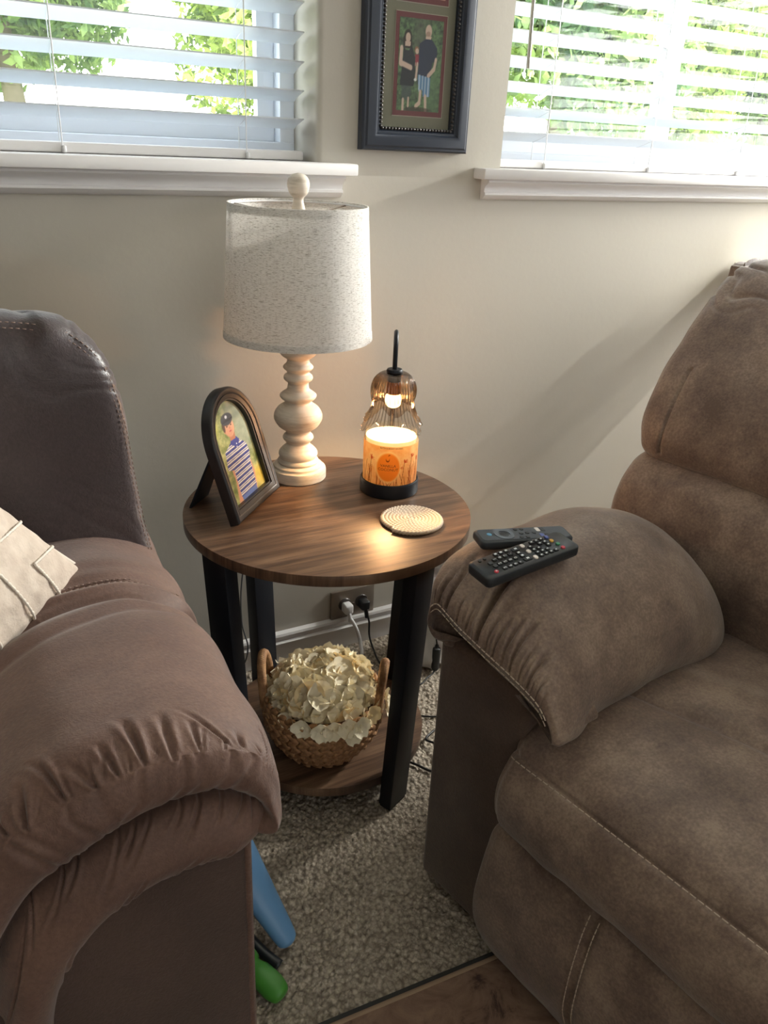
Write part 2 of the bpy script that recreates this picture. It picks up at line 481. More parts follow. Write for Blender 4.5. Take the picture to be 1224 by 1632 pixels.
def extr(name, prof, x0, x1, m, kind='structure', parent=None, cat=None, label=None):
    bm = bmesh.new(); a = [bm.verts.new((x0, y, z)) for y, z in prof]; b = [bm.verts.new((x1, y, z)) for y, z in prof]
    for i in range(len(prof)):
        j = (i+1) % len(prof); bm.faces.new((a[i], a[j], b[j], b[i]))
    bm.faces.new(a); bm.faces.new(b[::-1])
    o = obj(name, bm, m, parent, auto=50); 
    if parent is None: tag(o, label, cat, kind=kind)
    return o
extr('baseboard_back', [(WY+.001, 0), (WY-.012, 0), (WY-.012, .046), (WY-.016, .050), (WY-.016, .054), (WY-.010, .058), (WY-.011, .066), (WY-.015, .072), (WY-.013, .0775), (WY+.001, .079)], X0, X1, MT['trim'], cat='baseboard', label='white moulded baseboard along the window wall')
APR = [(WY+.001, 1.056), (WY-.026, 1.056), (WY-.028, 1.050), (WY-.024, 1.046), (WY-.018, 1.043), (WY-.014, 1.037), (WY-.0135, 1.031), (WY-.017, 1.029), (WY-.017, 1.025), (WY-.011, 1.020), (WY-.006, 1.016), (WY+.001, 1.015)]
for i, (xa, xb, lb) in enumerate(((-.62, .735, 'left'), (1.018, 2.36, 'right'))):
    bm = bx((xa, WY-.040, 1.055), (xb, WY+.105, 1.0755), .003)
    s = obj('trim_%d' % (i+1), bm, MT['trim'], auto=40); tag(s, 'white window stool and moulded apron under the %s window' % lb, 'sill', kind='structure')
    extr('apron', APR, xa+.020, xb-.02, MT['trim'], parent=s)

# windows: vinyl frame, sashes, panes
MT['glass'] = thinglass('window_glass', (0.97, 0.985, 0.98, 1), (0.9, 0.93, 0.92, 1))
def window(n, xa, xb, mull, lab):
    root = obj('window_%d' % n, frame_bm(xa, xb, 1.0755, WZ[1], 1.60, 1.655, .03), MT['winframe']); tag(root, lab, 'window', kind='structure')
    for k, (a, b, yy) in enumerate(((xa+.03, mull+.018, 1.605), (mull-.018, xb-.03, 1.628))):
        f = obj('sash', frame_bm(a, b, 1.105, WZ[1]-.03, yy, yy+.022, .034), MT['winframe'], root)
        obj('pane', bx((a+.03, yy+.009, 1.135), (b-.03, yy+.013, WZ[1]-.06)), MT['glass'], root)
def frame_bm(xa, xb, za, zb, ya, yb, w):
    bm = bmesh.new()
    box(bm, (xa, ya, za), (xb, yb, za+w), .002); box(bm, (xa, ya, zb-w), (xb, yb, zb), .002)
    box(bm, (xa, ya+.0005, za+w-.001), (xa+w, yb-.0005, zb-w+.001), .002); box(bm, (xb-w, ya+.0005, za+w-.001), (xb, yb-.0005, zb-w+.001), .002)
    return bm
window(1, LW[0], LW[1], 0.02, 'white vinyl slider window behind the blind above the sofa')
window(2, RW[0], RW[1], 1.64, 'white vinyl slider window behind the blind above the recliner')
bm = frame_bm(-.5, 1.42, .95, 2.1, 0, .05, .03)
bmesh.ops.rotate(bm, verts=bm.verts[:], cent=(0, 0, 0), matrix=Matrix.Rotation(PI/2, 3, 'Z'))
bmesh.ops.translate(bm, verts=bm.verts[:], vec=(X1+.07, 0, 0))
tag(obj('window_3', bm, MT['winframe']), 'white window frame in the right-hand wall', 'window', kind='structure')

# blinds
def blind_mat():
    m, N, L, d, t, ms, o = translucent('white_faux_wood_slat', srgb(236, 240, 244), srgb(236, 240, 246), 0.42)
    g = N.new('ShaderNodeBsdfGlossy'); g.inputs['Roughness'].default_value = 0.35; f = N.new('ShaderNodeFresnel'); m2 = N.new('ShaderNodeMixShader')
    L.new(f.outputs[0], m2.inputs[0]); L.new(ms.outputs[0], m2.inputs[1]); L.new(g.outputs[0], m2.inputs[2]); L.new(m2.outputs[0], o.inputs[0])
    return m
MT['blind'] = blind_mat()
def slat_mesh(xa, xb, wdt=.050):
    bm = bmesh.new(); pr = []
    for k in range(7):
        u = -1+2*k/6; pr.append((u*wdt/2, .0016*(1-u*u)+.0012))
    for k in range(6, -1, -1):
        u = -1+2*k/6; pr.append((u*wdt/2, .0016*(1-u*u)-.0012))
    a = [bm.verts.new((xa, y, z)) for y, z in pr]; b = [bm.verts.new((xb, y, z)) for y, z in pr]
    for i in range(len(pr)):
        j = (i+1) % len(pr); bm.faces.new((a[i], a[j], b[j], b[i]))
    bm.faces.new(a); bm.faces.new(b[::-1]); bmesh.ops.recalc_face_normals(bm, faces=bm.faces[:])
    me = bpy.data.meshes.new('slat'); bm.to_mesh(me); bm.free(); me.materials.append(MT['blind']); return me
def blind(xa, xb, cords, lab, tilt, wand=None):
    root = thing('window_blind', ((xa+xb)/2, 1.553, 1.0755), lab, 'blind', 'white horizontal blinds')
    hx = (xb-xa)/2; me = slat_mesh(-hx, hx); cx = (xa+xb)/2
    def P(name, bm, m, **k): return part(name, bm, m, root, **k)
    P('bottom_rail', bx((xa, 1.530, 1.0765), (xb, 1.578, 1.0925), .003), MT['trim'])
    P('head_rail', bx((xa, 1.525, 2.10), (xb, 1.585, 2.145), .003), MT['trim'])
    n = 21
    for i in range(n):
        z = 1.1425+i*.0463-1.0755-.0045
        o = bpy.data.objects.new('slat', me); COL.objects.link(o); o.parent = root
        o.location = (0, 0, z); o.rotation_euler = (-math.radians(tilt+rnd.uniform(-1, 1)), math.radians(rnd.uniform(-.04, .04)), 0)
    for c in cords:
        bm = bmesh.new()
        tube(bm, [(c, 1.5275, 1.083), (c, 1.5272, 1.6), (c, 1.5275, 2.12)], .0011, 6)
        tube(bm, [(c+.004, 1.579, 1.083), (c+.004, 1.579, 1.6), (c, 1.579, 2.12)], .0009, 6)
        for i in range(n):
            z = 1.1425+i*.0463-.0045
            tube(bm, [(c, 1.5285, z+.005), (c+.001, 1.553, z-.003), (c+.003, 1.578, z-.010)], .0006, 5)
        P('ladder_cord', bm, MT['cord_w'])
        P('cord_plug', lathe(bmesh.new(), [(0, -.004), (.004, -.003), (.004, .006), (0, .008)], 10, c+.002, 1.5275, 1.080), MT['cord_w'], smooth=True)
    if wand:
        bm = bmesh.new(); tube(bm, [(wand, 1.508, 1.262), (wand-.006, 1.515, 1.6), (wand-.01, 1.52, 2.09)], .0038, 8)
        w = P('tilt_wand', bm, mat('clear_grey_wand', srgb(150, 148, 140), 0.2), auto=60)
        w2 = P('wand_tip', lathe(bmesh.new(), [(0, -.022), (.006, -.018), (.008, -.006), (.005, 0), (0, .001)], 8, wand, 1.508, 1.262), MT['glass'], auto=30)
    return root
blind(LW[0]+.012, .657, (-.35, .231, .545), 'white horizontal slat blind with its slats open above the left sofa', 19)
blind(RW[0]+.010, RW[1]-.012, (1.221, 1.529, 1.832, 2.15), 'white horizontal slat blind with a tilt wand above the right recliner', 18, wand=1.137)

sb = blind(-.48, 1.40, (-.2, .4, 1.1), 'white slat blind over the window in the right-hand wall, outside the picture', 4)
sb.rotation_euler = (0, 0, -PI/2); sb.location = (X1-.02, .46, .955)
# outside: ground and trees
tag(obj('terrace', bx((-12, 1.7, -.7), (16, 5.0, -.4)), mat('pale_concrete', srgb(235, 232, 226), 0.8)), 'sunlit pale concrete terrace beyond the windows', 'terrace', kind='structure')
tag(obj('lawn', bx((-30, 5.0, -.7), (40, 60, -.42)), mat('dry_grass', srgb(140, 160, 90), 0.9, mott=(2, srgb(200, 205, 140), .4, .7))), 'sunlit lawn beyond the terrace', 'lawn', kind='structure')
def leafmat(n, c1, c2):
    m, N, L, d, t, ms, o = translucent(n, c1, c2, 0.45)
    tcn = N.new('ShaderNodeTexCoord'); ns = N.new('ShaderNodeTexNoise'); ns.inputs['Scale'].default_value = 1.6; ns.inputs['Detail'].default_value = 5
    r = N.new('ShaderNodeValToRGB'); r.color_ramp.elements[0].color = c1; r.color_ramp.elements[1].color = c2
    r.color_ramp.elements[0].position = .38; r.color_ramp.elements[1].position = .62
    L.new(tcn.outputs['Object'], ns.inputs[0]); L.new(ns.outputs[0], r.inputs[0]); L.new(r.outputs[0], d.inputs[0]); L.new(r.outputs[0], t.inputs[0])
    return m
LM = [leafmat('leaf_green', srgb(92, 114, 66), srgb(182, 198, 118)), leafmat('leaf_blue_green', srgb(80, 106, 76), srgb(170, 190, 128))]
bark = mat('bark', srgb(110, 100, 88), 0.9)
def tree(x, y, zc_, rx, rz, nleaf, lab, mi, seed, ls=.085):
    zc = zc_+(.75 if x < 5 else .25); root = thing('tree', (x, y, -.42), lab, 'tree', 'trees beyond the windows')
    r = np.random.RandomState(seed); bm = bmesh.new()
    h = zc+.42
    tube(bm, [(x, y, -.42), (x+.05, y, -.42+h*.5), (x-.05, y, -.42+h)], .14, 8, radii=[.16, .12, .07])
    for k in range(4):
        a = k*1.6+seed; tube(bm, [(x, y, zc-.35*h*.5), (x+.5*rx*math.cos(a), y+.5*rx*math.sin(a), zc+.3*rz)], .06, 6, radii=[.07, .03])
    part('trunk', bm, bark, root, auto=60)
    nb = 26; cen = []
    for k in range(nb):
        d = r.randn(3); d /= np.linalg.norm(d); q = r.rand()**.4; cen.append((x+d[0]*rx*.8*q, y+d[1]*rx*.8*q, zc+d[2]*rz*.85*q, (.28+.25*r.rand())*rx))
    cen = np.array(cen); c = cen[r.randint(0, nb, nleaf)]; d = r.randn(nleaf, 3); d /= np.linalg.norm(d, axis=1)[:, None]
    p = c[:, :3]+d*(c[:, 3]*(.75+.3*r.rand(nleaf)))[:, None]
    a = r.randn(nleaf, 3); a /= np.linalg.norm(a, axis=1)[:, None]; b = np.cross(a, r.randn(nleaf, 3)); b /= np.linalg.norm(b, axis=1)[:, None]
    s = (ls*(.5+.7*r.rand(nleaf)))[:, None]
    V = np.stack([p-a*s, p+b*s*.45, p+a*s, p-b*s*.45], 1).reshape(-1, 3)-np.array([x, y, -.42])
    me = bpy.data.meshes.new('foliage'); me.from_pydata(V.tolist(), [], np.arange(nleaf*4).reshape(-1, 4).tolist())
    o = link('foliage', me, LM[mi], root, smooth=False); o['kind'] = 'stuff'
TS = [(-1.3, 8.5, 1.6, 1.35, 1.1, 'small round green tree at the left edge of the left window'), (1.2, 11.4, 2.3, 1.7, 1.5, 'broad sunlit green tree in the middle of the left window'), (3.3, 8.0, 2.3, 1.3, 1.5, 'dense green tree by the right edge of the left window'),
      (6.8, 8.4, 2.6, 1.75, 2.1, 'large tree filling the left half of the right window'), (10.2, 10.0, 2.8, 1.75, 1.7, 'yellow green tree right of the window bar in the right window'), (14.2, 11.5, 3.0, 2.0, 1.9, 'tall tree at the right edge of the right window'), (4.9, 12.8, 3.0, 1.8, 2.2, 'tree standing farther back between the two windows'), (9.2, 15.6, 3.2, 2.5, 2.6, 'distant tree seen through the right window')]
for i, (x, y, zc, rx, rz, lb) in enumerate(TS): tree(x, y, zc, rx, rz, 26000, lb, i % 2, 20+i)

# ================================================================ SOFA (left, back to the window wall)
def puck(d, t, n, A, fall, P, sd):
    """gathers running away from a seam: sharp grooves, irregular spacing, fading with distance d"""
    ph = t*n+1.1*vn(P*np.array([1, 1, 1]), 14, sd)+sd
    g = (0.5+0.5*np.cos(2*PI*ph))**5; g2 = (0.5+0.5*np.cos(2*PI*(ph*1.7+.3)))**7
    var = 0.35+0.65*np.clip(vn(P, 22, sd+3)+.5, 0, 1)
    return -A*(g+.6*g2)*var*np.exp(-np.maximum(d, 0)/fall)

def creases(a, d, items):
    """sharp folds in seam coordinates (a along the seam, d away from it): items are (a0, d0, slope, length, width, depth)"""
    o = np.zeros_like(a)
    for a0, d0, sl_, ln, w, dp in items:
        q = (d-d0)/ln; ww = w*(.55+.9*np.clip(q, 0, 1)); x = (a-a0-sl_*(d-d0)-.25*sl_*(d-d0)*q)/ww
        k = np.clip(q*6+.6, 0, 1)*np.clip((1-q)*1.8, 0, 1)
        o += dp*k*(-np.exp(-x*x)+.42*np.exp(-((np.abs(x)-2.1)/1.1)**2))
    return o
def crease_set(seed, n, a0, a1, ln, w, dp, slope, d0=0.0):
    r = random.Random(seed); out = []
    for i in range(n):
        out.append((a0+(a1-a0)*(i+r.uniform(.1, .9))/n, d0+r.uniform(-.002, .004), r.uniform(*slope), r.uniform(*ln), r.uniform(*w), r.uniform(*dp)))
    return out
sofa = thing('sofa', (-.3, .95, 0), 'dark plum brown suede sofa with a puckered rolled arm, backed against the window wall', 'sofa')
# body cross-section (x,z) of the arm pad
B = [(.196, .487), (.229, .535), (.214, .600), (.155, .636), (.09, .643), (.03, .634), (-.03, .600), (-.072, .53), (-.09, .42), (.0, .38), (.12, .43)]
def ring(pts, y): return [(p[0], (p[2] if len(p) > 2 else y), p[1]) for p in pts]
def sc(B, f, c=(.07, .52)): return [(c[0]+(p[0]-c[0])*f, c[1]+(p[1]-c[1])*f) for p in B]
S = [ring(sc(B, .3), 1.22), ring(sc(B, .85), 1.20), ring(B, 1.12), ring([(x-.004, z+.0) for x, z in B], .98), ring([(x, z+.004) for x, z in B], .92), ring(sc(B, .972), .872), ring(sc(B, .985), .852), ring(sc(B, .957), .828), ring([(x+.003, z+.002) for x, z in B], .77), ring(B, .70), ring([(x+.002, z) for x, z in B], .63),
     ring([(p[0], max(p[1], .487)) if i < 3 else ((p[0], p[1]) if i < 9 else ((-.02, .46), (.10, .50))[i-9]) for i, p in enumerate(sc(B, .985))], .592),
     ring([(.204, .498), (.2225, .545), (.200, .604), (.145, .628), (.083, .628), (.027, .614), (-.024, .588), (-.060, .523), (-.072, .42, .61), (-.01, .48, .62), (.10, .53, .62)], .566),
     ring([(.203, .505), (.214, .548), (.193, .599), (.141, .620), (.081, .619), (.026, .604), (-.021, .578), (-.057, .515), (-.068, .415, .61), (-.01, .48, .62), (.10, .53, .62)], .556),
     ring([(.200, .512), (.206, .545), (.184, .585), (.137, .600), (.083, .597), (.030, .580), (-.014, .553), (-.050, .492), (-.06, .40, .61), (-.01, .48, .62), (.10, .53, .62)], .5495),
     ring([(.196, .522), (.199, .545), (.172, .573), (.134, .583), (.087, .580), (.036, .562), (-.008, .536), (-.045, .477), (-.056, .39, .61), (-.01, .48, .62), (.10, .53, .62)], .556),
     ring([(.192, .528), (.192, .545), (.166, .565), (.130, .572), (.09, .568), (.04, .549), (-.004, .523), (-.041, .466), (-.054, .38, .61), (-.01, .48, .63), (.10, .53, .63)], .580),
     ring([(.185, .53), (.185, .54), (.16, .552), (.13, .557), (.09, .55), (.04, .53), (-.0, .505), (-.03, .455), (-.04, .38), (.0, .48, .64), (.09, .53, .64)], .62)]
CL = crease_set(3, 15, -.10, .245, (.018, .050), (.0018, .0034), (.0025, .0060), (-.7, .1))+crease_set(8, 18, -.10, .26, (.008, .022), (.0012, .0022), (.0012, .0028), (-.5, .5))
CF = crease_set(5, 9, -.04, .22, (.015, .03), (.004, .007), (.0008, .0022), (-.4, .4))
def dL(P, s, t):
    y = P[..., 1]; z = P[..., 2]; up = np.clip((z-.5)/.08, 0, 1)
    a = P[..., 0]+np.clip(.60-z, 0, .2)*np.sign(P[..., 0]-.07)*.9
    o = creases(a, y-.562, CL)*(y > .558)
    o += creases(a, .560-y, [(q[0], 0, q[2], q[3], q[4], q[5]) for q in CF])*(y <= .56)
    yc = .864+.35*np.clip(P[..., 0]-.14, 0, 1)**1.2*-1+.10*(P[..., 0]-.1)
    o += -.0032*np.exp(-((y-yc)/.003)**2)*up
    for off, wd, dp in ((-.030, .006, -.0055), (-.047, .012, .004), (-.068, .007, -.0022), (.022, .010, .002), (-.014, .006, .003)):
        cc = yc+off+.012*vn(P*np.array([1, .2, 1]), 9, off*90)+off*1.1*(P[..., 0]-.12)*-3
        o += dp*np.exp(-((y-cc)/wd)**2)*up*(.55+.45*np.clip(1-np.abs(P[..., 0]-.04)/.2, 0, 1))
    o += .002*vn(P*np.array([.4, 2.0, .4]), 16, 7)*np.exp(-((y-.93)/.09)**2)
    o += .0022*vn(P, 7, 5)+.0005*vn(P*np.array([1, 2, 1]), 26, 2)
    return o
loft('arm_cushion', S, MT['suedeL'], sofa, nr=430, nc=420, disp=dL)
# lower roll of the arm front
T = [[(.206, .556), (.190, .553), (.166, .560), (.130, .566), (.09, .562), (.04, .543), (-.004, .517), (-.038, .462), (-.052, .395)],
     [(.216, .540), (.198, .540), (.168, .546), (.132, .553), (.09, .549), (.043, .529), (.0, .499), (-.031, .445), (-.044, .38)],
     [(.214, .515), (.197, .516), (.168, .520), (.135, .523), (.094, .520), (.046, .500), (.006, .461), (-.022, .410), (-.034, .345)],
     [(.206, .497), (.192, .498), (.168, .501), (.137, .503), (.098, .500), (.049, .479), (.010, .436), (-.012, .385), (-.024, .32)],
     [(.198, .487), (.187, .488), (.166, .490), (.138, .491), (.10, .488), (.05, .467), (.012, .418), (-.006, .366), (-.016, .30)]]
TY = [.578, .556, .545, .553, .580]
S2 = []
for c in range(8, -1, -1):
    f = 0.35 if c == 0 else (0.75 if c == 1 else 1)
    rg = []
    cz = sum(T[k][c][1] for k in range(5))/5
    for k in range(5): rg.append((T[k][c][0]+(.002 if c else .004), .60-(.60-TY[k])*(f if c else .55), cz+(T[k][c][1]-cz)*f))
    rg += [(T[4][c][0], .625, cz+(T[4][c][1]-cz)*.8*f), (T[0][c][0], .63, cz+(T[0][c][1]-cz)*.8*f)]
    S2.append(rg)
CR1 = crease_set(14, 13, -.05, .215, (.02, .042), (.0018, .0032), (.002, .0042), (-1.0, -.2))
CR2 = crease_set(17, 12, -.05, .21, (.015, .035), (.0016, .003), (.002, .0045), (-1.0, -.1))
def dR(P, s, t):
    topz = np.interp(P[..., 0], [-.05, -.004, .04, .09, .13, .2], [.40, .517, .543, .562, .566, .555]); botz = np.interp(P[..., 0], [-.016, .012, .05, .10, .138, .2], [.31, .418, .467, .488, .491, .487])
    o = creases(P[..., 0], topz-P[..., 2], CR1)+creases(P[..., 0], P[..., 2]-botz, [(q[0], 0, -q[2], q[3], q[4], q[5]) for q in CR2])
    return o*(P[..., 1] < .60)+.0015*vn(P, 12, 3)
loft('arm_front_roll', S2, MT['suedeL'], sofa, nr=300, nc=110, disp=dR)
# arm box with its welt
bm = bx((-.075, .578, .018), (.193, 1.22, .530), .010, 4)
bmesh.ops.subdivide_edges(bm, edges=[e for e in bm.edges if e.calc_length() > .1], cuts=5, use_grid_fill=True)
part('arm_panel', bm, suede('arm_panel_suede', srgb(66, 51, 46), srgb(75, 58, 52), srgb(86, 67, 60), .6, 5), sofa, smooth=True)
bm = bmesh.new(); tube(bm, [(.1905, .5805, z) for z in np.linspace(.02, .498, 12)], .0038, 8); tube(bm, [(.196, .592, z) for z in np.linspace(.02, .498, 12)], .003, 8)
part('corner_welt', bm, MT['suedeL'], sofa, smooth=True)
# back cushion (leather-like), section ring in (x,z) swept in y
def seL(cx, cz, rx, rz, y, n=3.0, k=28, kx=0):
    out = []
    for i in range(k):
        a = 2*PI*i/k; c, s_ = math.cos(a), math.sin(a)
        out.append((cx+rx*abs(c)**(2/n)*(1 if c > 0 else -1), y, cz+rz*abs(s_)**(2/n)*(1 if s_ > 0 else -1)))
    return out
# outline of the back seen from the front: right edge leans out towards the bottom
OUT = [(.222, .560), (.214, .60), (.206, .66), (.200, .72), (.195, .78), (.184, .835), (.170, .872), (.150, .897), (.120, .915), (.06, .925), (-.05, .93), (-.25, .93), (-.45, .92), (-.60, .88), (-.64, .70), (-.62, .50), (-.5, .44), (-.25, .42), (0, .42), (.15, .45), (.205, .51)]
def outl(f, y, dz=0): return [(-.2+(x+.2)*(1-(1-f)*.45), y, .68+(z-.68)*f+dz) for x, z in OUT]
SB = [outl(.3, .990), outl(.62, .990), outl(.86, .994), outl(.955, 1.001), outl(.992, 1.015), outl(1.0, 1.035), outl(.975, 1.06), outl(.93, 1.10), outl(.86, 1.2), outl(.78, 1.33), outl(.66, 1.36), outl(.3, 1.365)]
def dB(P, s, t):
    o = .004*vn(P, 7, 3)
    e = np.clip((P[..., 1]-.97)/.03, 0, 1)*np.clip((1.06-P[..., 1])/.03, 0, 1)
    o += puck(np.abs(P[..., 1]-1.033), P[..., 2]*1.0+P[..., 0]*.9, 16, .004, .02, P, 1.7)*(P[..., 1] < 1.1)
    top = np.exp(-((P[..., 2]-.90)/.03)**2)
    o += .006*vn(P*np.array([2, 1, .6]), 18, 8)*top*e
    return o
loft('back_cushion', SB, MT['leatherL'], sofa, nr=160, nc=420, disp=dB)
for f_, y_ in ((.968, 1.0015), (.945, .9985)):
    stitches('back_stitching', [(-.2+(x+.2)*(1-(1-f_)*.45)+.001, y_-.0015, .68+(z-.68)*f_) for x, z in OUT[1:12]], MT['threadL'], sofa, .004, .003, .0006)
stitches('arm_stitching', [(x-.001, .8675+.10*(x-.1), z+.0015) for x, z in sc(B, .980)[2:8]], MT['threadL'], sofa, .004, .003, .0007)
stitches('arm_stitching', [(x-.001, .8605+.10*(x-.1), z+.0015) for x, z in sc(B, .980)[2:8]], MT['threadL'], sofa, .004, .003, .0008)
# seat cushion, base, hidden rest
def rbox(name, lo, hi, r, m, root, noise=.004, seed=1, n=40):
    x0, y0, z0 = lo; x1, y1, z1 = hi; S = []
    for k in range(13):
        u = -1+2*k/12; f = (1-abs(u)**8)**(1/4) if abs(u) < 1 else 0.12
        f = max(f, .25); rg = []
        for i in range(32):
            a = 2*PI*i/32; c, s_ = math.cos(a), math.sin(a)
            py = abs(c)**(2/7)*(1 if c > 0 else -1); pz = abs(s_)**(2/7)*(1 if s_ > 0 else -1)
            rg.append(((x0+x1)/2+u*(x1-x0)/2, (y0+y1)/2+py*(y1-y0)/2*(1-r*(1-f)), (z0+z1)/2+pz*(z1-z0)/2*(1-r*(1-f))))
        S.append(rg)
    return loft(name, S, m, root, nr=n, nc=120, disp=lambda P, s, t: noise*vn(P, 8, seed))
rbox('seat_cushion', (-.90, .52, .24), (-.075, 1.08, .43), .5, MT['suedeL'], sofa)
rbox('base_frame', (-.90, .56, .03), (-.05, 1.25, .27), .3, MT['suedeL'], sofa, .001)
rbox('front_rail', (-.90, .545, .05), (-.03, .62, .36), .3, MT['suedeL'], sofa, .002)

# pillow
def pillow():
    tip = np.array([.117, .913, .628])
    e1 = np.array([-.55, .16, .66]); e1 /= np.linalg.norm(e1)
    e2 = np.array([-.62, -.62, -.19]); e2 /= np.linalg.norm(e2)
    L = .40; c = tip+(e1+e2)*L/2; nrm = np.cross(e1, e2); nrm /= np.linalg.norm(nrm)
    if nrm[1] > 0: nrm = -nrm
    root = thing('throw_pillow', tuple(c), 'cream throw pillow with corded stripes leaning on the left sofa', 'pillow')
    S = []
    n = 44; u = np.linspace(-1, 1, n); U, V = np.meshgrid(u, u, indexing='ij')
    th = .075*((1-np.abs(U)**2.2)*(1-np.abs(V)**2.2))**.5
    inx = 1-.06*(1-U**2); 
    px = U*(1-.07*(1-V**2)); py = V*(1-.07*(1-U**2))
    base = c+px[..., None]*e1*L/2+py[..., None]*e2*L/2
    k = 260
    def up(A): return cat1(cat1(A, k).transpose(1, 0, 2), k).transpose(1, 0, 2)
    Q = up(np.dstack([px, py, th])); bs = c+Q[..., :1]*e1*L/2+Q[..., 1:2]*e2*L/2
    w = .0025*vn(bs, 40, 2)+.0015*vn(bs, 90, 4); rim = np.clip(Q[..., 2]/.02, 0, 1)
    q = Q[..., 0]+Q[..., 1]; cordm = 0
    for side, sg in (('front_face', 1), ('back_face', -1)):
        h = np.maximum(Q[..., 2], 0)+w*rim
        P = bs+(sg*h)[..., None]*nrm
        gridmesh(side, P, MT['linen'], root)
    # edge piping + raised cords on the face
    bm = bmesh.new()
    ed = [bs[0, :], bs[:, -1], bs[-1, ::-1], bs[::-1, 0]]
    for e in ed: tube(bm, [tuple(x) for x in e[::8]]+[tuple(e[-1])], .0028, 8)
    part('piping', bm, MT['linen_l'], root, smooth=True)
    bm = bmesh.new(); rr = random.Random(3)
    def onface(a, b):
        i = (a+1)/2*(k-1); j = (b+1)/2*(k-1); i = min(max(i, 0), k-1); j = min(max(j, 0), k-1)
        return bs[int(i), int(j)]+nrm*(max(Q[int(i), int(j), 2], 0)+.002)
    for dd in (.30, .52, .78, 1.06, 1.36):   # L-shaped cords nested round the corner
        pts = [tuple(onface(-1+dd, -1+dd*q_)) for q_ in np.linspace(.02, 1, 40)]+[tuple(onface(-1+dd*q_, -1+dd)) for q_ in np.linspace(1, .02, 40)]
        P5 = np.array(pts); P5 = (np.vstack([P5[:1], P5[:-1]])+P5+np.vstack([P5[1:], P5[-1:]]))/3
        tube(bm, [tuple(x) for x in P5], .0016, 6, radii=[.0016+.0007*math.sin(q_*2.6) for q_ in range(80)])
    part('cord_stripes', bm, MT['linen_l'], root, smooth=True)
    return root
MT['linen'] = mat('cream_linen', srgb(190, 174, 160), 0.85, sheen=.2, bump=(300, .35, 'noise'), mott=(60, srgb(204, 190, 176), .35, .65))
MT['linen_l'] = mat('cream_cord', srgb(222, 212, 200), 0.8)
pillow()
# ================================================================ RECLINER (right) - local frame: u into the seat, v across, z up
RO = np.array([.567, .83]); RU = np.array([.985, .174]); RV = np.array([.174, -.985])
def rx(P):
    W = P.copy(); W[..., 0] = RO[0]+P[..., 0]*RU[0]+P[..., 1]*RV[0]; W[..., 1] = RO[1]+P[..., 0]*RU[1]+P[..., 1]*RV[1]; return W
def rp(u, v, z): return (RO[0]+u*RU[0]+v*RV[0], RO[1]+u*RU[1]+v*RV[1], z)
RM = Matrix(((RU[0], RV[0], 0, RO[0]), (RU[1], RV[1], 0, RO[1]), (0, 0, 1, 0), (0, 0, 0, 1)))
rec = thing('recliner', rp(.45, .5, 0), 'taupe brown suede recliner with white topstitching and fat padded arm beside the side table', 'recliner')
# arm pad: rings in (v,z) at stations u
A0 = [(.004, .465), (-.027, .53), (-.018, .592), (.035, .622), (.105, .622), (.172, .588), (.222, .535), (.243, .475), (.218, .425), (.14, .43), (.06, .44)]
def rg(pts, u): return [((p[2] if len(p) > 2 else u), p[0], p[1]) for p in pts]
def scr(B, f, dz=0, c=(.10, .50)): return [(c[0]+(p[0]-c[0])*f, c[1]+(p[1]-c[1])*f+dz) for p in B]
SE = [(.030, .510), (.022, .540), (.036, .556), (.078, .543), (.133, .531), (.183, .521), (.224, .508), (.246, .489), (.253, .464)]
US = [(.195, .466, -.012), (.06, .46, .05)]
SA = [rg([(.10+(p[0]-.10)*.9, p[1]-.040) for p in SE[:7]]+[(.243, .484), (.250, .462)]+US, .045),
      rg([(.10+(p[0]-.10)*.95, p[1]-.038) for p in SE[:7]]+[(.243, .484), (.250, .462)]+US, .006),
      rg([(p[0]-.004, p[1]-.030) for p in SE[:7]]+[(.243, .484), (.250, .462)]+US, -.018),
      rg([(p[0], p[1]-.018) for p in SE[:7]]+[(.243, .484), (.250, .462)]+US, -.030),
      rg([(p[0], p[1]-.006) for p in SE[:7]]+[(.243, .484), (.250, .462)]+US, -.0355),
      rg(SE+US, -.036),
      rg([(.027, .498), (.014, .541), (.024, .572), (.072, .565), (.132, .553), (.186, .540), (.230, .517), (.254, .488), (.257, .462)]+US, -.031),
      rg([(.018, .485), (.0, .538), (.008, .584), (.064, .588), (.128, .579), (.186, .560), (.232, .525), (.256, .484), (.253, .456)]+US, -.012),
      rg([(.008, .472), (-.016, .535), (-.006, .592), (.050, .611), (.116, .606), (.180, .580), (.228, .531), (.252, .479), (.240, .442), (.14, .44, .04), (.06, .45, .04)], .020),
      rg(A0, .075), rg(A0, .16), rg(scr(A0, 1.0, .002), .24),
      rg(scr(A0, .98, -.008), .30), rg(scr(A0, .94, -.026), .36), rg(scr(A0, .85, -.05), .41), rg(scr(A0, .66, -.07), .45), rg(scr(A0, .3, -.07), .47)]
CA = [(.052, .000, -.10, .085, .0040, .0085), (.072, .0, -.05, .035, .0022, .004), (.090, .0, .0, .03, .0022, .0035), (.112, .0, -.08, .15, .0058, .0115), (.128, .0, .0, .035, .0022, .004), (.142, .0, .0, .04, .0026, .0045), (.158, .0, -.05, .05, .0028, .005), (.172, .0, -.04, .075, .0032, .0065), (.188, .0, .0, .04, .0022, .004), (.203, .0, .02, .055, .003, .006), (.218, .0, .05, .03, .002, .003), (.036, .0, .0, .06, .0032, .006)]+crease_set(9, 12, .02, .235, (.008, .018), (.0012, .002), (.001, .0022), (-.2, .2))
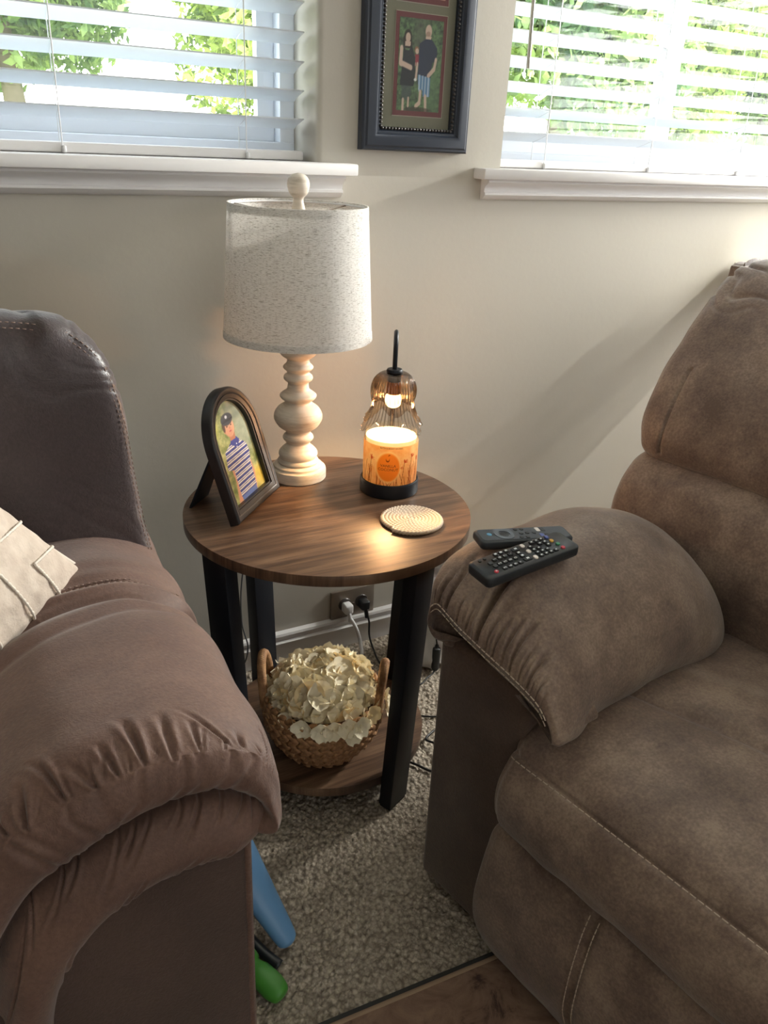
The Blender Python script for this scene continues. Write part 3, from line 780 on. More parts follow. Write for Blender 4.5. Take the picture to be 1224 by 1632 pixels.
def dA(P, s, t):
    u, v, z = P[..., 0], P[..., 1], P[..., 2]; d = u+.016
    arc = np.clip(u+.036, 0, 1)+np.clip(z-.535, 0, .08)*.3*np.clip(1-u/.25, 0, 1)
    on = np.clip((z-.49)/.02, 0, 1)*(s > .30)
    o = creases(v, arc, CA)*on
    o += .0040*vn(P, 9, 4)+.0009*vn(P, 30, 6)
    return o
loft('arm_pad', SA, MT['suedeR'], rec, nr=430, nc=420, disp=dA, xf=rx)
sl_ = [(-.0385, v, z) for v, z in ((.024, .545), (.036, .556), (.055, .551), (.078, .543), (.105, .537), (.133, .531), (.183, .521), (.224, .508), (.244, .488))]
stitches('arm_stitching', [(u-.0005, v, z-.002) for u, v, z in sl_], MT['thread'], rec, .007, .002, .0009, xf=rx)
stitches('arm_stitching', [(u+.001, v, z-.011) for u, v, z in sl_], MT['thread'], rec, .007, .002, .0008, xf=rx)
# arm box
def rpart(name, bm, m, **k):
    bmesh.ops.transform(bm, matrix=RM, verts=bm.verts[:]); return part(name, bm, m, rec, **k)
bm = bx((0.0, .008, .012), (.62, .180, .478), .012, 4)
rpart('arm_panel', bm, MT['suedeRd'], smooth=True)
rpart('panel_screw_cap', lathe(bmesh.new(), [(0, .003), (.003, .003), (.0042, .001), (.0042, 0), (0, 0)], 14, 0, 0, 0), MT['thread'], smooth=True)
o = [c for c in rec.children if c.name.startswith('panel_screw')][0]
for v in o.data.vertices:   # cap lies on the front face, facing -u
    w = Vector(v.co)+Vector(rec.location); lu, lv = (w.x-RO[0])*RU[0]+(w.y-RO[1])*RU[1], (w.x-RO[0])*RV[0]+(w.y-RO[1])*RV[1]
    v.co = Vector(rp(-.0-w.z, .158+lu, .175+lv))-Vector(rec.location)
# seat cushion: rings in (u,z) at stations v
def ring_uz(pts, v, f=1.0, c=(.2, .34)): return [(c[0]+(u-c[0])*f, v, c[1]+(z-c[1])*f) for u, z in pts]
ST = [(-.022, .392), (.004, .417), (.06, .431), (.14, .436), (.24, .430), (.38, .430), (.52, .430), (.60, .40), (.58, .27), (.30, .245), (.04, .245), (-.026, .268), (-.048, .305), (-.048, .345), (-.036, .374)]
vs_ = [(.160, .30), (.168, .86), (.180, .955), (.20, .985), (.25, 1.0), (.36, 1.004), (.5, 1.004), (.7, 1.004), (.82, .99), (.86, .9), (.87, .3)]
def dS(P, s, t):
    u, v, z = P[..., 0], P[..., 1], P[..., 2]; top = np.clip((z-.40)/.02, 0, 1)
    uc = .165+.03*np.sin((v-.2)*6)+(v-.2)*.12
    o = -.010*np.exp(-((u-uc)/.012)**2)*top*np.clip((v-.19)/.03, 0, 1)
    o += .006*np.exp(-((u-uc+.06)/.05)**2)*top+.006*np.exp(-((u-uc-.08)/.06)**2)*top
    o += -.0035*np.exp(-((z-.391+(u+.022)*.2)/.0035)**2)*(u < .0)
    o += .0055*vn(P, 8, 9)+.0016*vn(P, 26, 3)
    return o
loft('seat_cushion', [ring_uz(ST, v, f) for v, f in vs_], MT['suedeR'], rec, nr=300, nc=420, disp=dS, xf=rx)
sp_ = [(-.0245, .186, .3925), (-.027, .20, .3935), (-.0275, .26, .395), (-.027, .36, .3955), (-.027, .5, .3955), (-.027, .65, .3955), (-.026, .80, .395)]
stitches('seat_stitching', [(u-.001, v, z-.001) for u, v, z in sp_], MT['thread'], rec, .007, .0025, .0008, xf=rx)
# foot rest panel
FR = [(-.028, .262), (-.040, .225), (-.050, .16), (-.050, .10), (-.036, .055), (-.008, .022), (.06, .02), (.10, .05), (.10, .22), (.06, .262), (.0, .268)]
def dF(P, s, t):
    u, v, z = P[..., 0], P[..., 1], P[..., 2]
    return -.006*np.exp(-((v-.352-.12*(z-.2)*0)/.006)**2)*(u < .0)+.0045*vn(P, 9, 2)+.0012*vn(P, 30, 8)
loft('footrest', [ring_uz(FR, v, f, (.03, .14)) for v, f in ((.156, .3), (.162, .78), (.174, .92), (.195, .98), (.25, 1), (.35, 1), (.5, 1), (.68, 1), (.84, .97), (.862, .85), (.87, .3))], MT['suedeR'], rec, nr=260, nc=260, disp=dF, xf=rx)
for dv in (-.007, .007):
    stitches('footrest_stitching', [(-.031, .352+dv, .258), (-.042, .352+dv, .225), (-.051, .352+dv, .16), (-.051, .352+dv, .10), (-.037, .352+dv, .055)], MT['thread'], rec, .007, .002, .0008, xf=rx)
# lumbar and head cushions
LU = [(.455, .40), (.432, .46), (.425, .53), (.435, .59), (.462, .632), (.52, .655), (.66, .655), (.78, .62), (.80, .45), (.70, .38), (.55, .38)]
HE = [(.505, .640), (.474, .672), (.482, .72), (.512, .785), (.560, .85), (.610, .905), (.648, .940), (.690, .958), (.745, .958), (.790, .92), (.800, .80), (.790, .66), (.65, .62)]
def dH(P, s, t):
    u, v, z = P[..., 0], P[..., 1], P[..., 2]; fr = np.clip((.62-u+(z-.65)*.8)/.05, 0, 1)
    o = .020*np.exp(-((z-.76)/.10)**2)*np.clip((v-.02)/.2, 0, 1)*fr*0.6
    top = np.clip((z-.88)/.03, 0, 1)
    o += -.006*(0.5+0.5*np.cos(2*PI*((z+.25*v)/.028+.6*vn(P, 20, 5))))**4*top*np.exp(-np.maximum(v+.01, 0)/.07)
    o += .005*vn(P, 7, 12)+.0014*vn(P, 28, 3)
    o += -.004*np.exp(-((v-.010)/.003)**2)*(z > .66)*(z < .80)*fr
    return o
def dLu(P, s, t):
    u, v, z = P[..., 0], P[..., 1], P[..., 2]
    return .012*np.clip((v-.0)/.25, 0, 1)*np.exp(-((z-.53)/.08)**2)*(u < .6)+.006*vn(P, 8, 15)+.0022*vn(P*np.array([1, .6, 1.6]), 22, 3)
VB = [(-.052, .3), (-.046, .80), (-.036, .93), (-.015, .985), (.03, 1.0), (.2, 1.0), (.5, 1.0), (.8, 1.0), (.98, .985), (1.01, .9), (1.02, .3)]
loft('lumbar_cushion', [ring_uz(LU, v, f, (.62, .52)) for v, f in VB], MT['suedeR'], rec, nr=300, nc=260, disp=dLu, xf=rx)
loft('head_cushion', [ring_uz(HE, v, f, (.66, .78)) for v, f in VB], MT['suedeR'], rec, nr=320, nc=300, disp=dH, xf=rx)
stitches('lumbar_stitching', [(.415, .375, .60), (.402, .37, .55), (.402, .368, .49), (.42, .366, .44)], MT['thread'], rec, .006, .003, .0007, xf=rx)
bm = bx((.70, -.075, .05), (.865, 1.03, .966), .03, 5)
SH = [(.745, .05), (.745, .50), (.748, .80), (.754, .922), (.764, .941), (.80, .944), (.835, .925), (.85, .85), (.85, .4), (.84, .05)]
loft('rear_shell', [ring_uz(SH, v, f, (.78, .5)) for v, f in ((-.070, .4), (-.067, .97), (-.060, .992), (-.045, 1), (.5, 1), (1.0, 1), (1.03, .97), (1.035, .4))], MT['suedeR'], rec, nr=120, nc=160, disp=lambda P, s, t: .002*vn(P, 8, 3), xf=rx)
# far arm
A1 = [[(u, .985-v, z) for u, v, z in r] for r in SA]
loft('arm_pad', A1, MT['suedeR'], rec, nr=120, nc=100, xf=rx)
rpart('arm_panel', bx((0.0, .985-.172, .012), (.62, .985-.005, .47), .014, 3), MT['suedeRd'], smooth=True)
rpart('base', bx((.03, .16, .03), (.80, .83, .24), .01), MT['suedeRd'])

# ================================================================ SIDE TABLE
TC = (.556, 1.179); TZ = .53
def wood(name, c1, c2, c3, ang, rough=.38):
    m, n, b = newmat(name); N = n.nodes; L = n.links
    t = N.new('ShaderNodeTexCoord'); mp = N.new('ShaderNodeMapping'); mp.inputs['Rotation'].default_value = (0, 0, ang); mp.inputs['Scale'].default_value = (1.4, 17, 1)
    x = N.new('ShaderNodeTexNoise'); x.inputs['Scale'].default_value = 3.2; x.inputs['Detail'].default_value = 9; x.inputs['Roughness'].default_value = .62; x.inputs['Distortion'].default_value = .7
    mp2 = N.new('ShaderNodeMapping'); mp2.inputs['Rotation'].default_value = (0, 0, ang); mp2.inputs['Scale'].default_value = (6, 230, 1)
    y = N.new('ShaderNodeTexNoise'); y.inputs['Scale'].default_value = 1.6; y.inputs['Detail'].default_value = 4
    L.new(t.outputs['Object'], mp.inputs[0]); L.new(mp.outputs[0], x.inputs[0]); L.new(t.outputs['Object'], mp2.inputs[0]); L.new(mp2.outputs[0], y.inputs[0])
    r = N.new('ShaderNodeValToRGB'); e = r.color_ramp.elements; e[0].position = .33; e[0].color = c1; e[1].position = .70; e[1].color = c3; k = e.new(.5); k.color = c2
    ma = N.new('ShaderNodeMath'); ma.operation = 'MULTIPLY_ADD'; ma.inputs[1].default_value = .28; ma.inputs[2].default_value = -.14
    ad = N.new('ShaderNodeMath'); ad.operation = 'ADD'; L.new(y.outputs[0], ma.inputs[0]); L.new(x.outputs[0], ad.inputs[0]); L.new(ma.outputs[0], ad.inputs[1])
    L.new(ad.outputs[0], r.inputs[0]); L.new(r.outputs[0], b.inputs['Base Color'])
    b.inputs['Roughness'].default_value = rough; b.inputs['Specular IOR Level'].default_value = .5
    bp = N.new('ShaderNodeBump'); bp.inputs['Strength'].default_value = .35; bp.inputs['Distance'].default_value = .0006
    L.new(y.outputs[0], bp.inputs['Height']); L.new(bp.outputs[0], b.inputs['Normal']); return m
MT['wood'] = wood('brown_wood_grain', srgb(58, 42, 33), srgb(92, 69, 53), srgb(124, 98, 77), math.radians(-20))
MT['edge'] = mat('wood_edge_band', srgb(128, 88, 62), .45, mott=(40, srgb(108, 74, 52), .3, .7))
tab = thing('side_table', (TC[0], TC[1], 0), 'round brown wood-grain side table with black metal legs and a lower shelf', 'table')
def disc(name, r, z0, z1):
    o = part(name, lathe(bmesh.new(), [(0, z1), (r-.0015, z1), (r-.0014, z1-.0002), (r-.0014, z0+.0002), (r-.0015, z0), (0, z0)], 160, TC[0], TC[1], 0), MT['wood'], tab, auto=30)
    e = part('edge_band', lathe(bmesh.new(), [(r-.003, z1-.0002), (r-.0006, z1-.0002), (r, z1-.0008), (r, z0+.0008), (r-.0006, z0+.0002), (r-.003, z0+.0002)], 160, TC[0], TC[1], 0), MT['edge'], o, auto=30)
    e.location = -Vector(o.location)
    return o
disc('table_top', .25, TZ-.018, TZ); disc('lower_shelf', .195, .052, .070)
for k in range(4):
    a = math.radians(-75+90*k); ca, sa = math.cos(a), math.sin(a); tw = math.radians(10)
    def lg_(r0, z): return Matrix.Translation((TC[0]+r0*ca, TC[1]+r0*sa, z)) @ Matrix.Rotation(a+tw, 4, 'Z')
    bm = bx((-.013, -.026, -.5), (.013, .026, .5), .0015, 2)
    for v in bm.verts:
        f = v.co.z+.5; v.co = lg_(.199+.027*f, .006+f*(TZ-.0245)) @ Vector((v.co.x, v.co.y, 0))
    l = part('leg', bm, MT['black'], tab, auto=40)
    part('foot_pad', bx((-.012, -.024, -.006), (.012, .024, .001), .001, 1, lg_(.199, .006)), MT['rubber'], tab, auto=40)
    part('mounting_plate', bx((-.05, -.024, -.003), (-.005, .024, 0), .0005, 1, lg_(.226, TZ-.0182)), MT['black'], tab)
part('cross_brace', bx((TC[0]-.18, TC[1]-.012, .036), (TC[0]+.18, TC[1]+.012, .0518), .001, 1), MT['black'], tab)

# ================================================================ TABLE LAMP
lx, ly = .562, 1.33
lamp = thing('table_lamp', (lx, ly, TZ), 'table lamp with a whitewashed turned wood base and oatmeal linen drum shade', 'lamp')
def whitewash():
    m, n, b = newmat('whitewashed_wood'); N = n.nodes; L = n.links
    t = N.new('ShaderNodeTexCoord'); mp = N.new('ShaderNodeMapping'); mp.inputs['Scale'].default_value = (1, 1, 7)
    x = N.new('ShaderNodeTexNoise'); x.inputs['Scale'].default_value = 16; x.inputs['Detail'].default_value = 8; x.inputs['Roughness'].default_value = .7
    r = N.new('ShaderNodeValToRGB'); r.color_ramp.elements[0].position = .3; r.color_ramp.elements[0].color = srgb(176, 162, 144); r.color_ramp.elements[1].position = .55; r.color_ramp.elements[1].color = srgb(214, 203, 188)
    L.new(t.outputs['Object'], mp.inputs[0]); L.new(mp.outputs[0], x.inputs[0]); L.new(x.outputs[0], r.inputs[0]); L.new(r.outputs[0], b.inputs['Base Color'])
    bp = N.new('ShaderNodeBump'); bp.inputs['Strength'].default_value = .3; bp.inputs['Distance'].default_value = .0006
    L.new(x.outputs[0], bp.inputs['Height']); L.new(bp.outputs[0], b.inputs['Normal']); b.inputs['Roughness'].default_value = .6; return m
MT['ww'] = whitewash()
part('base', lathe(bmesh.new(), smoothprof([(0, .002), (.048, .002)], 1)[:-1]+[(.050, .0), (.0525, .003), (.0525, .017), (.0515, .021), (.047, .0225), (.046, .0235), (.0455, .027), (.040, .030), (0, .031)], 96, lx, ly, TZ), MT['ww'], lamp, auto=35)
prof = [(.036, .030), (.0385, .034), (.036, .038), (.033, .040), (.036, .046), (.0355, .052), (.031, .058), (.0225, .066), (.0215, .070), (.027, .076), (.0285, .080), (.027, .084), (.0225, .088), (.025, .094), (.036, .102), (.0430, .113), (.0445, .120), (.043, .128), (.037, .137), (.028, .1435), (.0245, .146), (.0245, .150), (.030, .154), (.033, .158), (.0325, .162), (.026, .167), (.0205, .171), (.019, .178), (.019, .184), (.025, .189), (.0265, .193), (.025, .197), (.020, .201), (.021, .205), (.0265, .210), (.0265, .214), (.0215, .219), (.020, .223), (.0205, .227), (.028, .232), (.0325, .237), (.0325, .243), (.03, .246), (0, .247)]
part('turned_column', lathe(bmesh.new(), smoothprof(prof, 3), 80, lx, ly, TZ), MT['ww'], lamp, auto=50)
SZ0, SZ1, SR0, SR1 = .797, 1.016, .130, .1165
def linen():
    m, N, L, d, t, ms, o = translucent('oatmeal_linen', srgb(246, 244, 241), srgb(246, 242, 236), .42)
    at = N.new('ShaderNodeTexCoord'); sep = N.new('ShaderNodeSeparateXYZ'); L.new(at.outputs['Object'], sep.inputs[0])
    an = N.new('ShaderNodeMath'); an.operation = 'ARCTAN2'; L.new(sep.outputs['Y'], an.inputs[0]); L.new(sep.outputs['X'], an.inputs[1])
    cv = N.new('ShaderNodeCombineXYZ'); L.new(an.outputs[0], cv.inputs[0]); L.new(sep.outputs['Z'], cv.inputs[1])
    fac = None
    for sx, sz, lo, hi, seed in ((22, 1500, .60, .74, 1), (150, 60, .68, .82, 4), (10, 800, .62, .76, 7)):
        mp = N.new('ShaderNodeMapping'); mp.inputs['Scale'].default_value = (sx, sz, 1); mp.inputs['Location'].default_value = (seed, seed*2, seed)
        ns = N.new('ShaderNodeTexNoise'); ns.inputs['Scale'].default_value = 1.0; ns.inputs['Detail'].default_value = 3
        L.new(cv.outputs[0], mp.inputs[0]); L.new(mp.outputs[0], ns.inputs[0])
        mr = N.new('ShaderNodeMapRange'); mr.inputs[1].default_value = lo-.06; mr.inputs[2].default_value = hi; L.new(ns.outputs[0], mr.inputs[0])
        if fac is None: fac = mr.outputs[0]
        else:
            mm = N.new('ShaderNodeMath'); mm.operation = 'MAXIMUM'; L.new(fac, mm.inputs[0]); L.new(mr.outputs[0], mm.inputs[1]); fac = mm.outputs[0]
    mix = N.new('ShaderNodeMix'); mix.data_type = 'RGBA'; mix.inputs[6].default_value = srgb(248, 246, 243); mix.inputs[7].default_value = srgb(138, 128, 116)
    ml = N.new('ShaderNodeMath'); ml.operation = 'MULTIPLY'; ml.inputs[1].default_value = 1.0; L.new(fac, ml.inputs[0]); L.new(ml.outputs[0], mix.inputs[0])
    L.new(mix.outputs[2], d.inputs[0]); L.new(mix.outputs[2], t.inputs[0]); return m
MT['shade'] = linen()
sh = part('lamp_shade', lathe(bmesh.new(), [(SR0, SZ0), (SR0*.3+SR1*.7, SZ0+(SZ1-SZ0)*.7), (SR1, SZ1), (SR1-.002, SZ1), (SR0-.002, SZ0), (SR0, SZ0)], 128, lx, ly, 0), MT['shade'], lamp, auto=40)
for r, z in ((SR0-.0035, SZ0+.004), (SR1-.0035, SZ1-.004)):
    part('shade_ring', tube(bmesh.new(), [(lx+r*math.cos(a), ly+r*math.sin(a), z) for a in np.linspace(0, 2*PI, 65)], .0016, 6, caps=False), MT['cord_w'], lamp, smooth=True)
for (r, z0, z1) in ((SR0+.0006, SZ0, SZ0+.012), (SR1+.0010, SZ1-.012, SZ1+.0005)):
    part('shade_hem', lathe(bmesh.new(), [(r, z0), (r+(-.0007 if z0 > .9 else -.0007), z1), (r-.003, z1), (r-.0025, z0), (r, z0)], 128, lx, ly, 0), MT['shade'], lamp, auto=40)
bm = bmesh.new()
for k in range(3):
    a = 2.1*k+.35; tube(bm, spl([(lx+.010*math.cos(a), ly+.010*math.sin(a), SZ1-.016), (lx+.05*math.cos(a), ly+.05*math.sin(a), SZ1-.014), (lx+(SR1-.004)*math.cos(a), ly+(SR1-.004)*math.sin(a), SZ1-.005)], 4), .0014, 6)
tube(bm, [(lx+.012*math.cos(a), ly+.012*math.sin(a), SZ1-.016) for a in np.linspace(0, 2*PI, 25)], .0015, 6, caps=False)
part('spider', bm, MT['bronze'], lamp, smooth=True)
bm = bmesh.new()
tube(bm, spl([(lx, ly-.012, .79), (lx, ly-.05, .84), (lx, ly-.045, .93), (lx, ly, .995), (lx, ly+.045, .93), (lx, ly+.05, .84), (lx, ly+.012, .79)], 8), .0016, 6)
part('harp', bm, MT['bronze'], lamp, smooth=True)
part('socket', lathe(bmesh.new(), [(0, .776), (.012, .776), (.016, .785), (.016, .83), (.013, .835), (0, .835)], 24, lx, ly, 0), MT['bronze'], lamp, auto=40)
part('bulb', lathe(bmesh.new(), smoothprof([(.012, .836), (.014, .85), (.028, .875), (.030, .89), (.022, .91), (0, .918)], 4), 32, lx, ly, 0), mat('frosted_bulb', srgb(235, 233, 228), .4), lamp, smooth=True)
part('finial', lathe(bmesh.new(), smoothprof([(0, -.018), (.010, -.018), (.0125, -.014), (.0105, -.004), (.0085, .004), (.009, .010), (.0145, .016), (.0175, .023), (.0185, .030), (.0170, .038), (.011, .045), (0, .048)], 4), 48, lx, ly, SZ1), MT['ww'], lamp, smooth=True)

# ================================================================ CANDLE WARMER LAMP + JAR
wx, wy = .6935, 1.211
VD = Vector((.49, .87, 0)).normalized()
warm = thing('candle_warmer_lamp', (wx, wy, TZ), 'lit candle warmer lamp with ribbed glass flower shade over a candle jar', 'lamp')
part('base', lathe(bmesh.new(), [(0, 0), (.052, 0), (.0538, .002), (.0538, .024), (.0525, .0265), (.0505, .0265), (.050, .012), (0, .012)], 96, wx, wy, TZ), MT['black'], warm, auto=40)
sx_, sy_ = wx+VD.x*.0475, wy+VD.y*.0475
st = Vector((wx, wy, 0))+VD*.0565
part('stem_foot', lathe(bmesh.new(), [(0, .0), (.009, .0), (.009, .028), (.006, .031), (0, .031)], 20, st.x, st.y, TZ), MT['black'], warm, auto=40)
tp = Vector((wx, wy, 0))
pts = [st+Vector((0, 0, z)) for z in (TZ+.02, .62, .70, .760)]+[st+Vector((0, 0, .785)), st-VD*.006+Vector((.0, 0, .803)), st-VD*.024+Vector((.0, 0, .8145)), tp+VD*.014+Vector((.0, 0, .8125)), tp+VD*.003+Vector((.0, 0, .800)), tp+Vector((.0, 0, .782)), tp+Vector((0, 0, .757))]
bm = bmesh.new(); tube(bm, spl(pts, 6), .0042, 12); part('stem', bm, MT['black'], warm, smooth=True)
part('shade_cap', lathe(bmesh.new(), [(0, .757), (.013, .757), (.0145, .7545), (.0145, .7525), (.012, .7515), (.012, .735), (0, .735)], 32, wx, wy, 0), MT['black'], warm, auto=40)
part('bulb_socket', lathe(bmesh.new(), [(0, .7352), (.0125, .7352), (.0135, .728), (.0135, .714), (.011, .712), (0, .712)], 28, wx, wy, 0), mat('brass_socket', srgb(170, 120, 60), .3, metal=.8), warm, auto=40)
MT['fl'] = thinglass('smoked_amber_glass', (.97, .91, .84, 1), (.30, .23, .19, 1), rough=.05)
def petal(name, prof, lobes, depth, ribs, ra, drop, seg=240, th=.0016):
    L0 = smoothprof(prof, 7); zmax = L0[0][1]; zmin = L0[-1][1]; rows = []
    def fn(r, z, a, off):
        k = max(0, min(1, (zmax-z)/(zmax-zmin)))
        rr = r+off; rr += ra*math.cos(ribs*a)*min(1, k*3+.15)
        lob = .5+.5*math.cos(lobes*a+.5)
        rr += drop*k**3*(lob-.5)
        zz = z-depth*k**4*(lob**.7)
        return rr, zz
    bm = bmesh.new(); loops = []
    for off, LL in ((0, L0), (-th, L0[::-1])):
        for r, z in LL:
            row = []
            for i in range(seg):
                a = 2*PI*i/seg; rr, zz = fn(r, z, a, off); row.append(bm.verts.new((wx+rr*math.cos(a), wy+rr*math.sin(a), zz)))
            loops.append(row)
    loops.append(loops[0])
    for a, b in zip(loops, loops[1:]):
        for i in range(seg): bm.faces.new((a[i], a[(i+1) % seg], b[(i+1) % seg], b[i]))
    return part(name, bm, MT['fl'], warm, smooth=True)
petal('glass_skirt', [(.014, .7505), (.024, .747), (.032, .735), (.0345, .72), (.036, .705), (.039, .692), (.046, .679), (.054, .671)], 6, .022, 40, .0014, .010)
petal('glass_cap', [(.0145, .7515), (.024, .7495), (.034, .740), (.0395, .727), (.0405, .715), (.0385, .708)], 6, .008, 40, .0010, .002)
MT['bulbem'] = emis('halogen_bulb_glow', (1, .78, .42, 1), 14)
part('bulb', lathe(bmesh.new(), smoothprof([(.011, .7125), (.014, .707), (.0145, .700), (.012, .692), (.006, .688), (0, .687)], 3), 28, wx, wy, 0), MT['bulbem'], warm, smooth=True)
pl = bpy.data.lights.new('halogen_light', 'SPOT'); pl.energy = 6.5; pl.color = (1.0, .58, .26); pl.shadow_soft_size = .010; pl.spot_size = math.radians(136); pl.spot_blend = .55
p2l = bpy.data.lights.new('halogen_spill', 'POINT'); p2l.energy = 2.4; p2l.color = (1.0, .54, .25); p2l.shadow_soft_size = .012
p2 = bpy.data.objects.new('halogen_spill', p2l); COL.objects.link(p2); p2.parent = warm; p2.location = (0, 0, .6805-TZ)
po = bpy.data.objects.new('halogen_light', pl); COL.objects.link(po); po.parent = warm; po.location = (0, 0, .6805-TZ)

jar = thing('candle_jar', (wx, wy, TZ+.0125), 'orange labelled glass jar candle standing in the warmer lamp base', 'candle')
JZ0, JZ1, JR = TZ+.0128, .646, .0490
part('glass_jar', lathe(bmesh.new(), [(0, JZ0), (JR-.003, JZ0), (JR, JZ0+.003), (JR, JZ1-.001), (JR-.0012, JZ1), (JR-.0024, JZ1-.001), (JR-.0024, JZ0+.008), (0, JZ0+.008)], 96, wx, wy, 0), MT['glass'], jar, auto=40)
mw, *_ = translucent('warm_wax', (1, .93, .74, 1), (1.0, .93, .72, 1), .72)
WZ1 = .636
part('wax', lathe(bmesh.new(), [(0, JZ0+.0085), (JR-.0030, JZ0+.0085), (JR-.0030, WZ1), (0, WZ1)], 96, wx, wy, 0), mw, jar, auto=40)
cv = Canvas(420, 150, (250, 212, 160))
cv.noise(9, (253, 224, 184), (244, 186, 130), 3); cv.noise(30, (253, 226, 186), (236, 166, 106), 5, .35)
r_ = random.Random(4)
for k in range(70):      # grass blades and seed heads of the label
    x = r_.uniform(0, 1); h = r_.uniform(.2, .62); ln = r_.uniform(-.05, .05)
    cv.line([(x, .02), (x+ln*.4, h*.5), (x+ln, h)], .0022, (150, 74, 34), .75)
for (x, y) in ((.60, .62), (.66, .72), (.72, .60), (.84, .66), (.12, .55), (.2, .7), (.93, .6), (.36, .66), (.04, .62), (.56, .5)):
    for k in range(16):
        a = r_.uniform(-.3, 1.9); q = r_.uniform(.02, .042)
        cv.line([(x, y), (x+q*math.cos(a)*.8, y+q*2.6*math.sin(a))], .0026, (196, 84, 46), .6)
    cv.line([(x, y), (x-.02, .05)], .002, (140, 66, 30), .8)
lc = .487
cv.line([(.40, .035), (.60, .035)], .004, (150, 84, 44), .7); cv.ell(lc, .52, .088, .37, (253, 226, 180), .9); cv.ell(lc, .52, .078, .325, (240, 150, 62), 1.0)
cv.poly([(lc-.075, .2), (lc+.075, .2), (lc+.03, .26), (lc-.04, .26)], (240, 140, 52), .0)
cv.ell(lc-.004, .70, .013, .055, (118, 60, 24), .9); cv.ell(lc-.004, .72, .011, .045, (240, 150, 62), 1.0); cv.line([(lc, .78), (lc+.006, .82), (lc+.012, .80)], .0022, (118, 60, 24)); cv.line([(lc-.014, .70), (lc+.008, .70)], .0022, (118, 60, 24))
a0 = math.atan2(-VD.y, -VD.x)      # direction towards the room
ar0, ar1 = a0-2.7, a0+2.7
an = np.linspace(ar0, ar1, 420); zz = np.linspace(JZ0+.006, JZ1-.006-.010, 150)
AN, ZZ = np.meshgrid(an, zz); LR = JR+.0004
gridmesh('label', np.stack([wx+LR*np.cos(AN), wy+LR*np.sin(AN), ZZ], 2), vcol('paper_label', .5, .75), jar, colors=cv.a)
def textmesh(body, size, name='lettering'):
    c = bpy.data.curves.new(name, 'FONT'); c.body = body; c.size = size; c.align_x = 'CENTER'; c.resolution_u = 2
    o = bpy.data.objects.new(name, c); COL.objects.link(o); dg = bpy.context.evaluated_depsgraph_get(); dg.update()
    me = bpy.data.meshes.new_from_object(o.evaluated_get(dg)); bpy.data.objects.remove(o); bpy.data.curves.remove(c); me.materials.clear(); return me
lcA = ar0+(ar1-ar0)*lc
inkm = mat('brown_ink', srgb(92, 44, 18), .6)
for body, size, z in (('VANILLA', .0072, .5915), ('COCONUT', .0072, .5845), ('BATH & BODY WORKS', .0040, .6255)):
    me = textmesh(body, size)
    for v in me.vertices:
        aa = lcA+v.co.x/LR+(.10 if size < .005 and z > .6 else 0); v.co = Vector((wx+(LR+.0002)*math.cos(aa), wy+(LR+.0002)*math.sin(aa), z+v.co.y))-Vector(jar.location)
    link('lettering', me, inkm, jar, smooth=False)

# ================================================================ COASTER
cx, cy = .659, 1.070
cz = TZ+.0045
coas = None
bm = bmesh.new(); pts = []; turns = 8.5; OFF = 2*PI*8.5+math.radians(205)
npt = 1500; prev = None
for i in range(npt):
    f = i/(npt-1); th = 2*PI*turns*(1-f)**.5 if False else 2*PI*turns*math.sqrt(f)
    r = .0015+th/(2*PI)*.0061; pts.append(Vector((cx+r*math.cos(-th+OFF), cy+r*math.sin(-th+OFF), cz)))
pts[-1].z += .002; pts[-2].z += .0015
rings = []; s = 0
for i, p in enumerate(pts):
    t = (pts[min(i+1, npt-1)]-pts[max(i-1, 0)]).normalized(); x = t.cross(Vector((0, 0, 1))).normalized(); y = Vector((0, 0, 1))
    if i: s += (p-pts[i-1]).length
    ring_ = []
    for k in range(12):
        a = 2*PI*k/12; q = a-s/.0030; rad = .0038*(1+.16*math.cos(3*q)); ring_.append(bm.verts.new(p+(x*math.cos(a)+y*math.sin(a))*rad))
    rings.append(ring_)
for a, b in zip(rings, rings[1:]):
    for k in range(12): bm.faces.new((a[k], a[(k+1) % 12], b[(k+1) % 12], b[k]))
bm.faces.new(rings[0]); bm.faces.new(rings[-1])
tag(obj('rope_coaster', bm, mat('cotton_rope', srgb(212, 194, 174), .85, bump=(500, .3, 'noise')), smooth=True), 'round cream spiral rope coaster lying on the side table', 'coaster')

# ================================================================ ARCHED PHOTO FRAME ON THE TABLE
FM = mat('espresso_frame', srgb(24, 22, 24), .36, spec=.45, mott=(25, srgb(36, 31, 30), .4, .7))
pA = np.array([.374, 1.168]); pB = np.array([.494, 1.290])
fd = (pB-pA)/np.linalg.norm(pB-pA); fn2 = np.array([fd[1], -fd[0]])          # facing direction
FW, FH = np.linalg.norm(pB-pA), .211; lean = math.radians(17.5)
ex = Vector((fd[0], fd[1], 0)); ez = Vector((-fn2[0]*math.sin(lean), -fn2[1]*math.sin(lean), math.cos(lean))); ey = ez.cross(ex)  # ey: away from viewer
oc = Vector(((pA[0]+pB[0])/2, (pA[1]+pB[1])/2, TZ+.0012))
FT = Matrix(((ex.x, ey.x, ez.x, oc.x), (ex.y, ey.y, ez.y, oc.y), (ex.z, ey.z, ez.z, oc.z), (0, 0, 0, 1)))
if (ey.x*fn2[0]+ey.y*fn2[1]) > 0: pass
pf = thing('arched_photo_frame', tuple(oc), 'dark arched tabletop photo frame holding a print of a boy in a striped shirt', 'frame')
def arch(ins, n=40):
    w = FW/2-ins; r = w; top = FH-ins; out = [(-w, ins), (w, ins)]
    zc = FH-FW/2
    for k in range(n+1):
        a = PI*k/n; out.append((w*math.cos(a), zc+w*1.0*math.sin(a)))
    return out
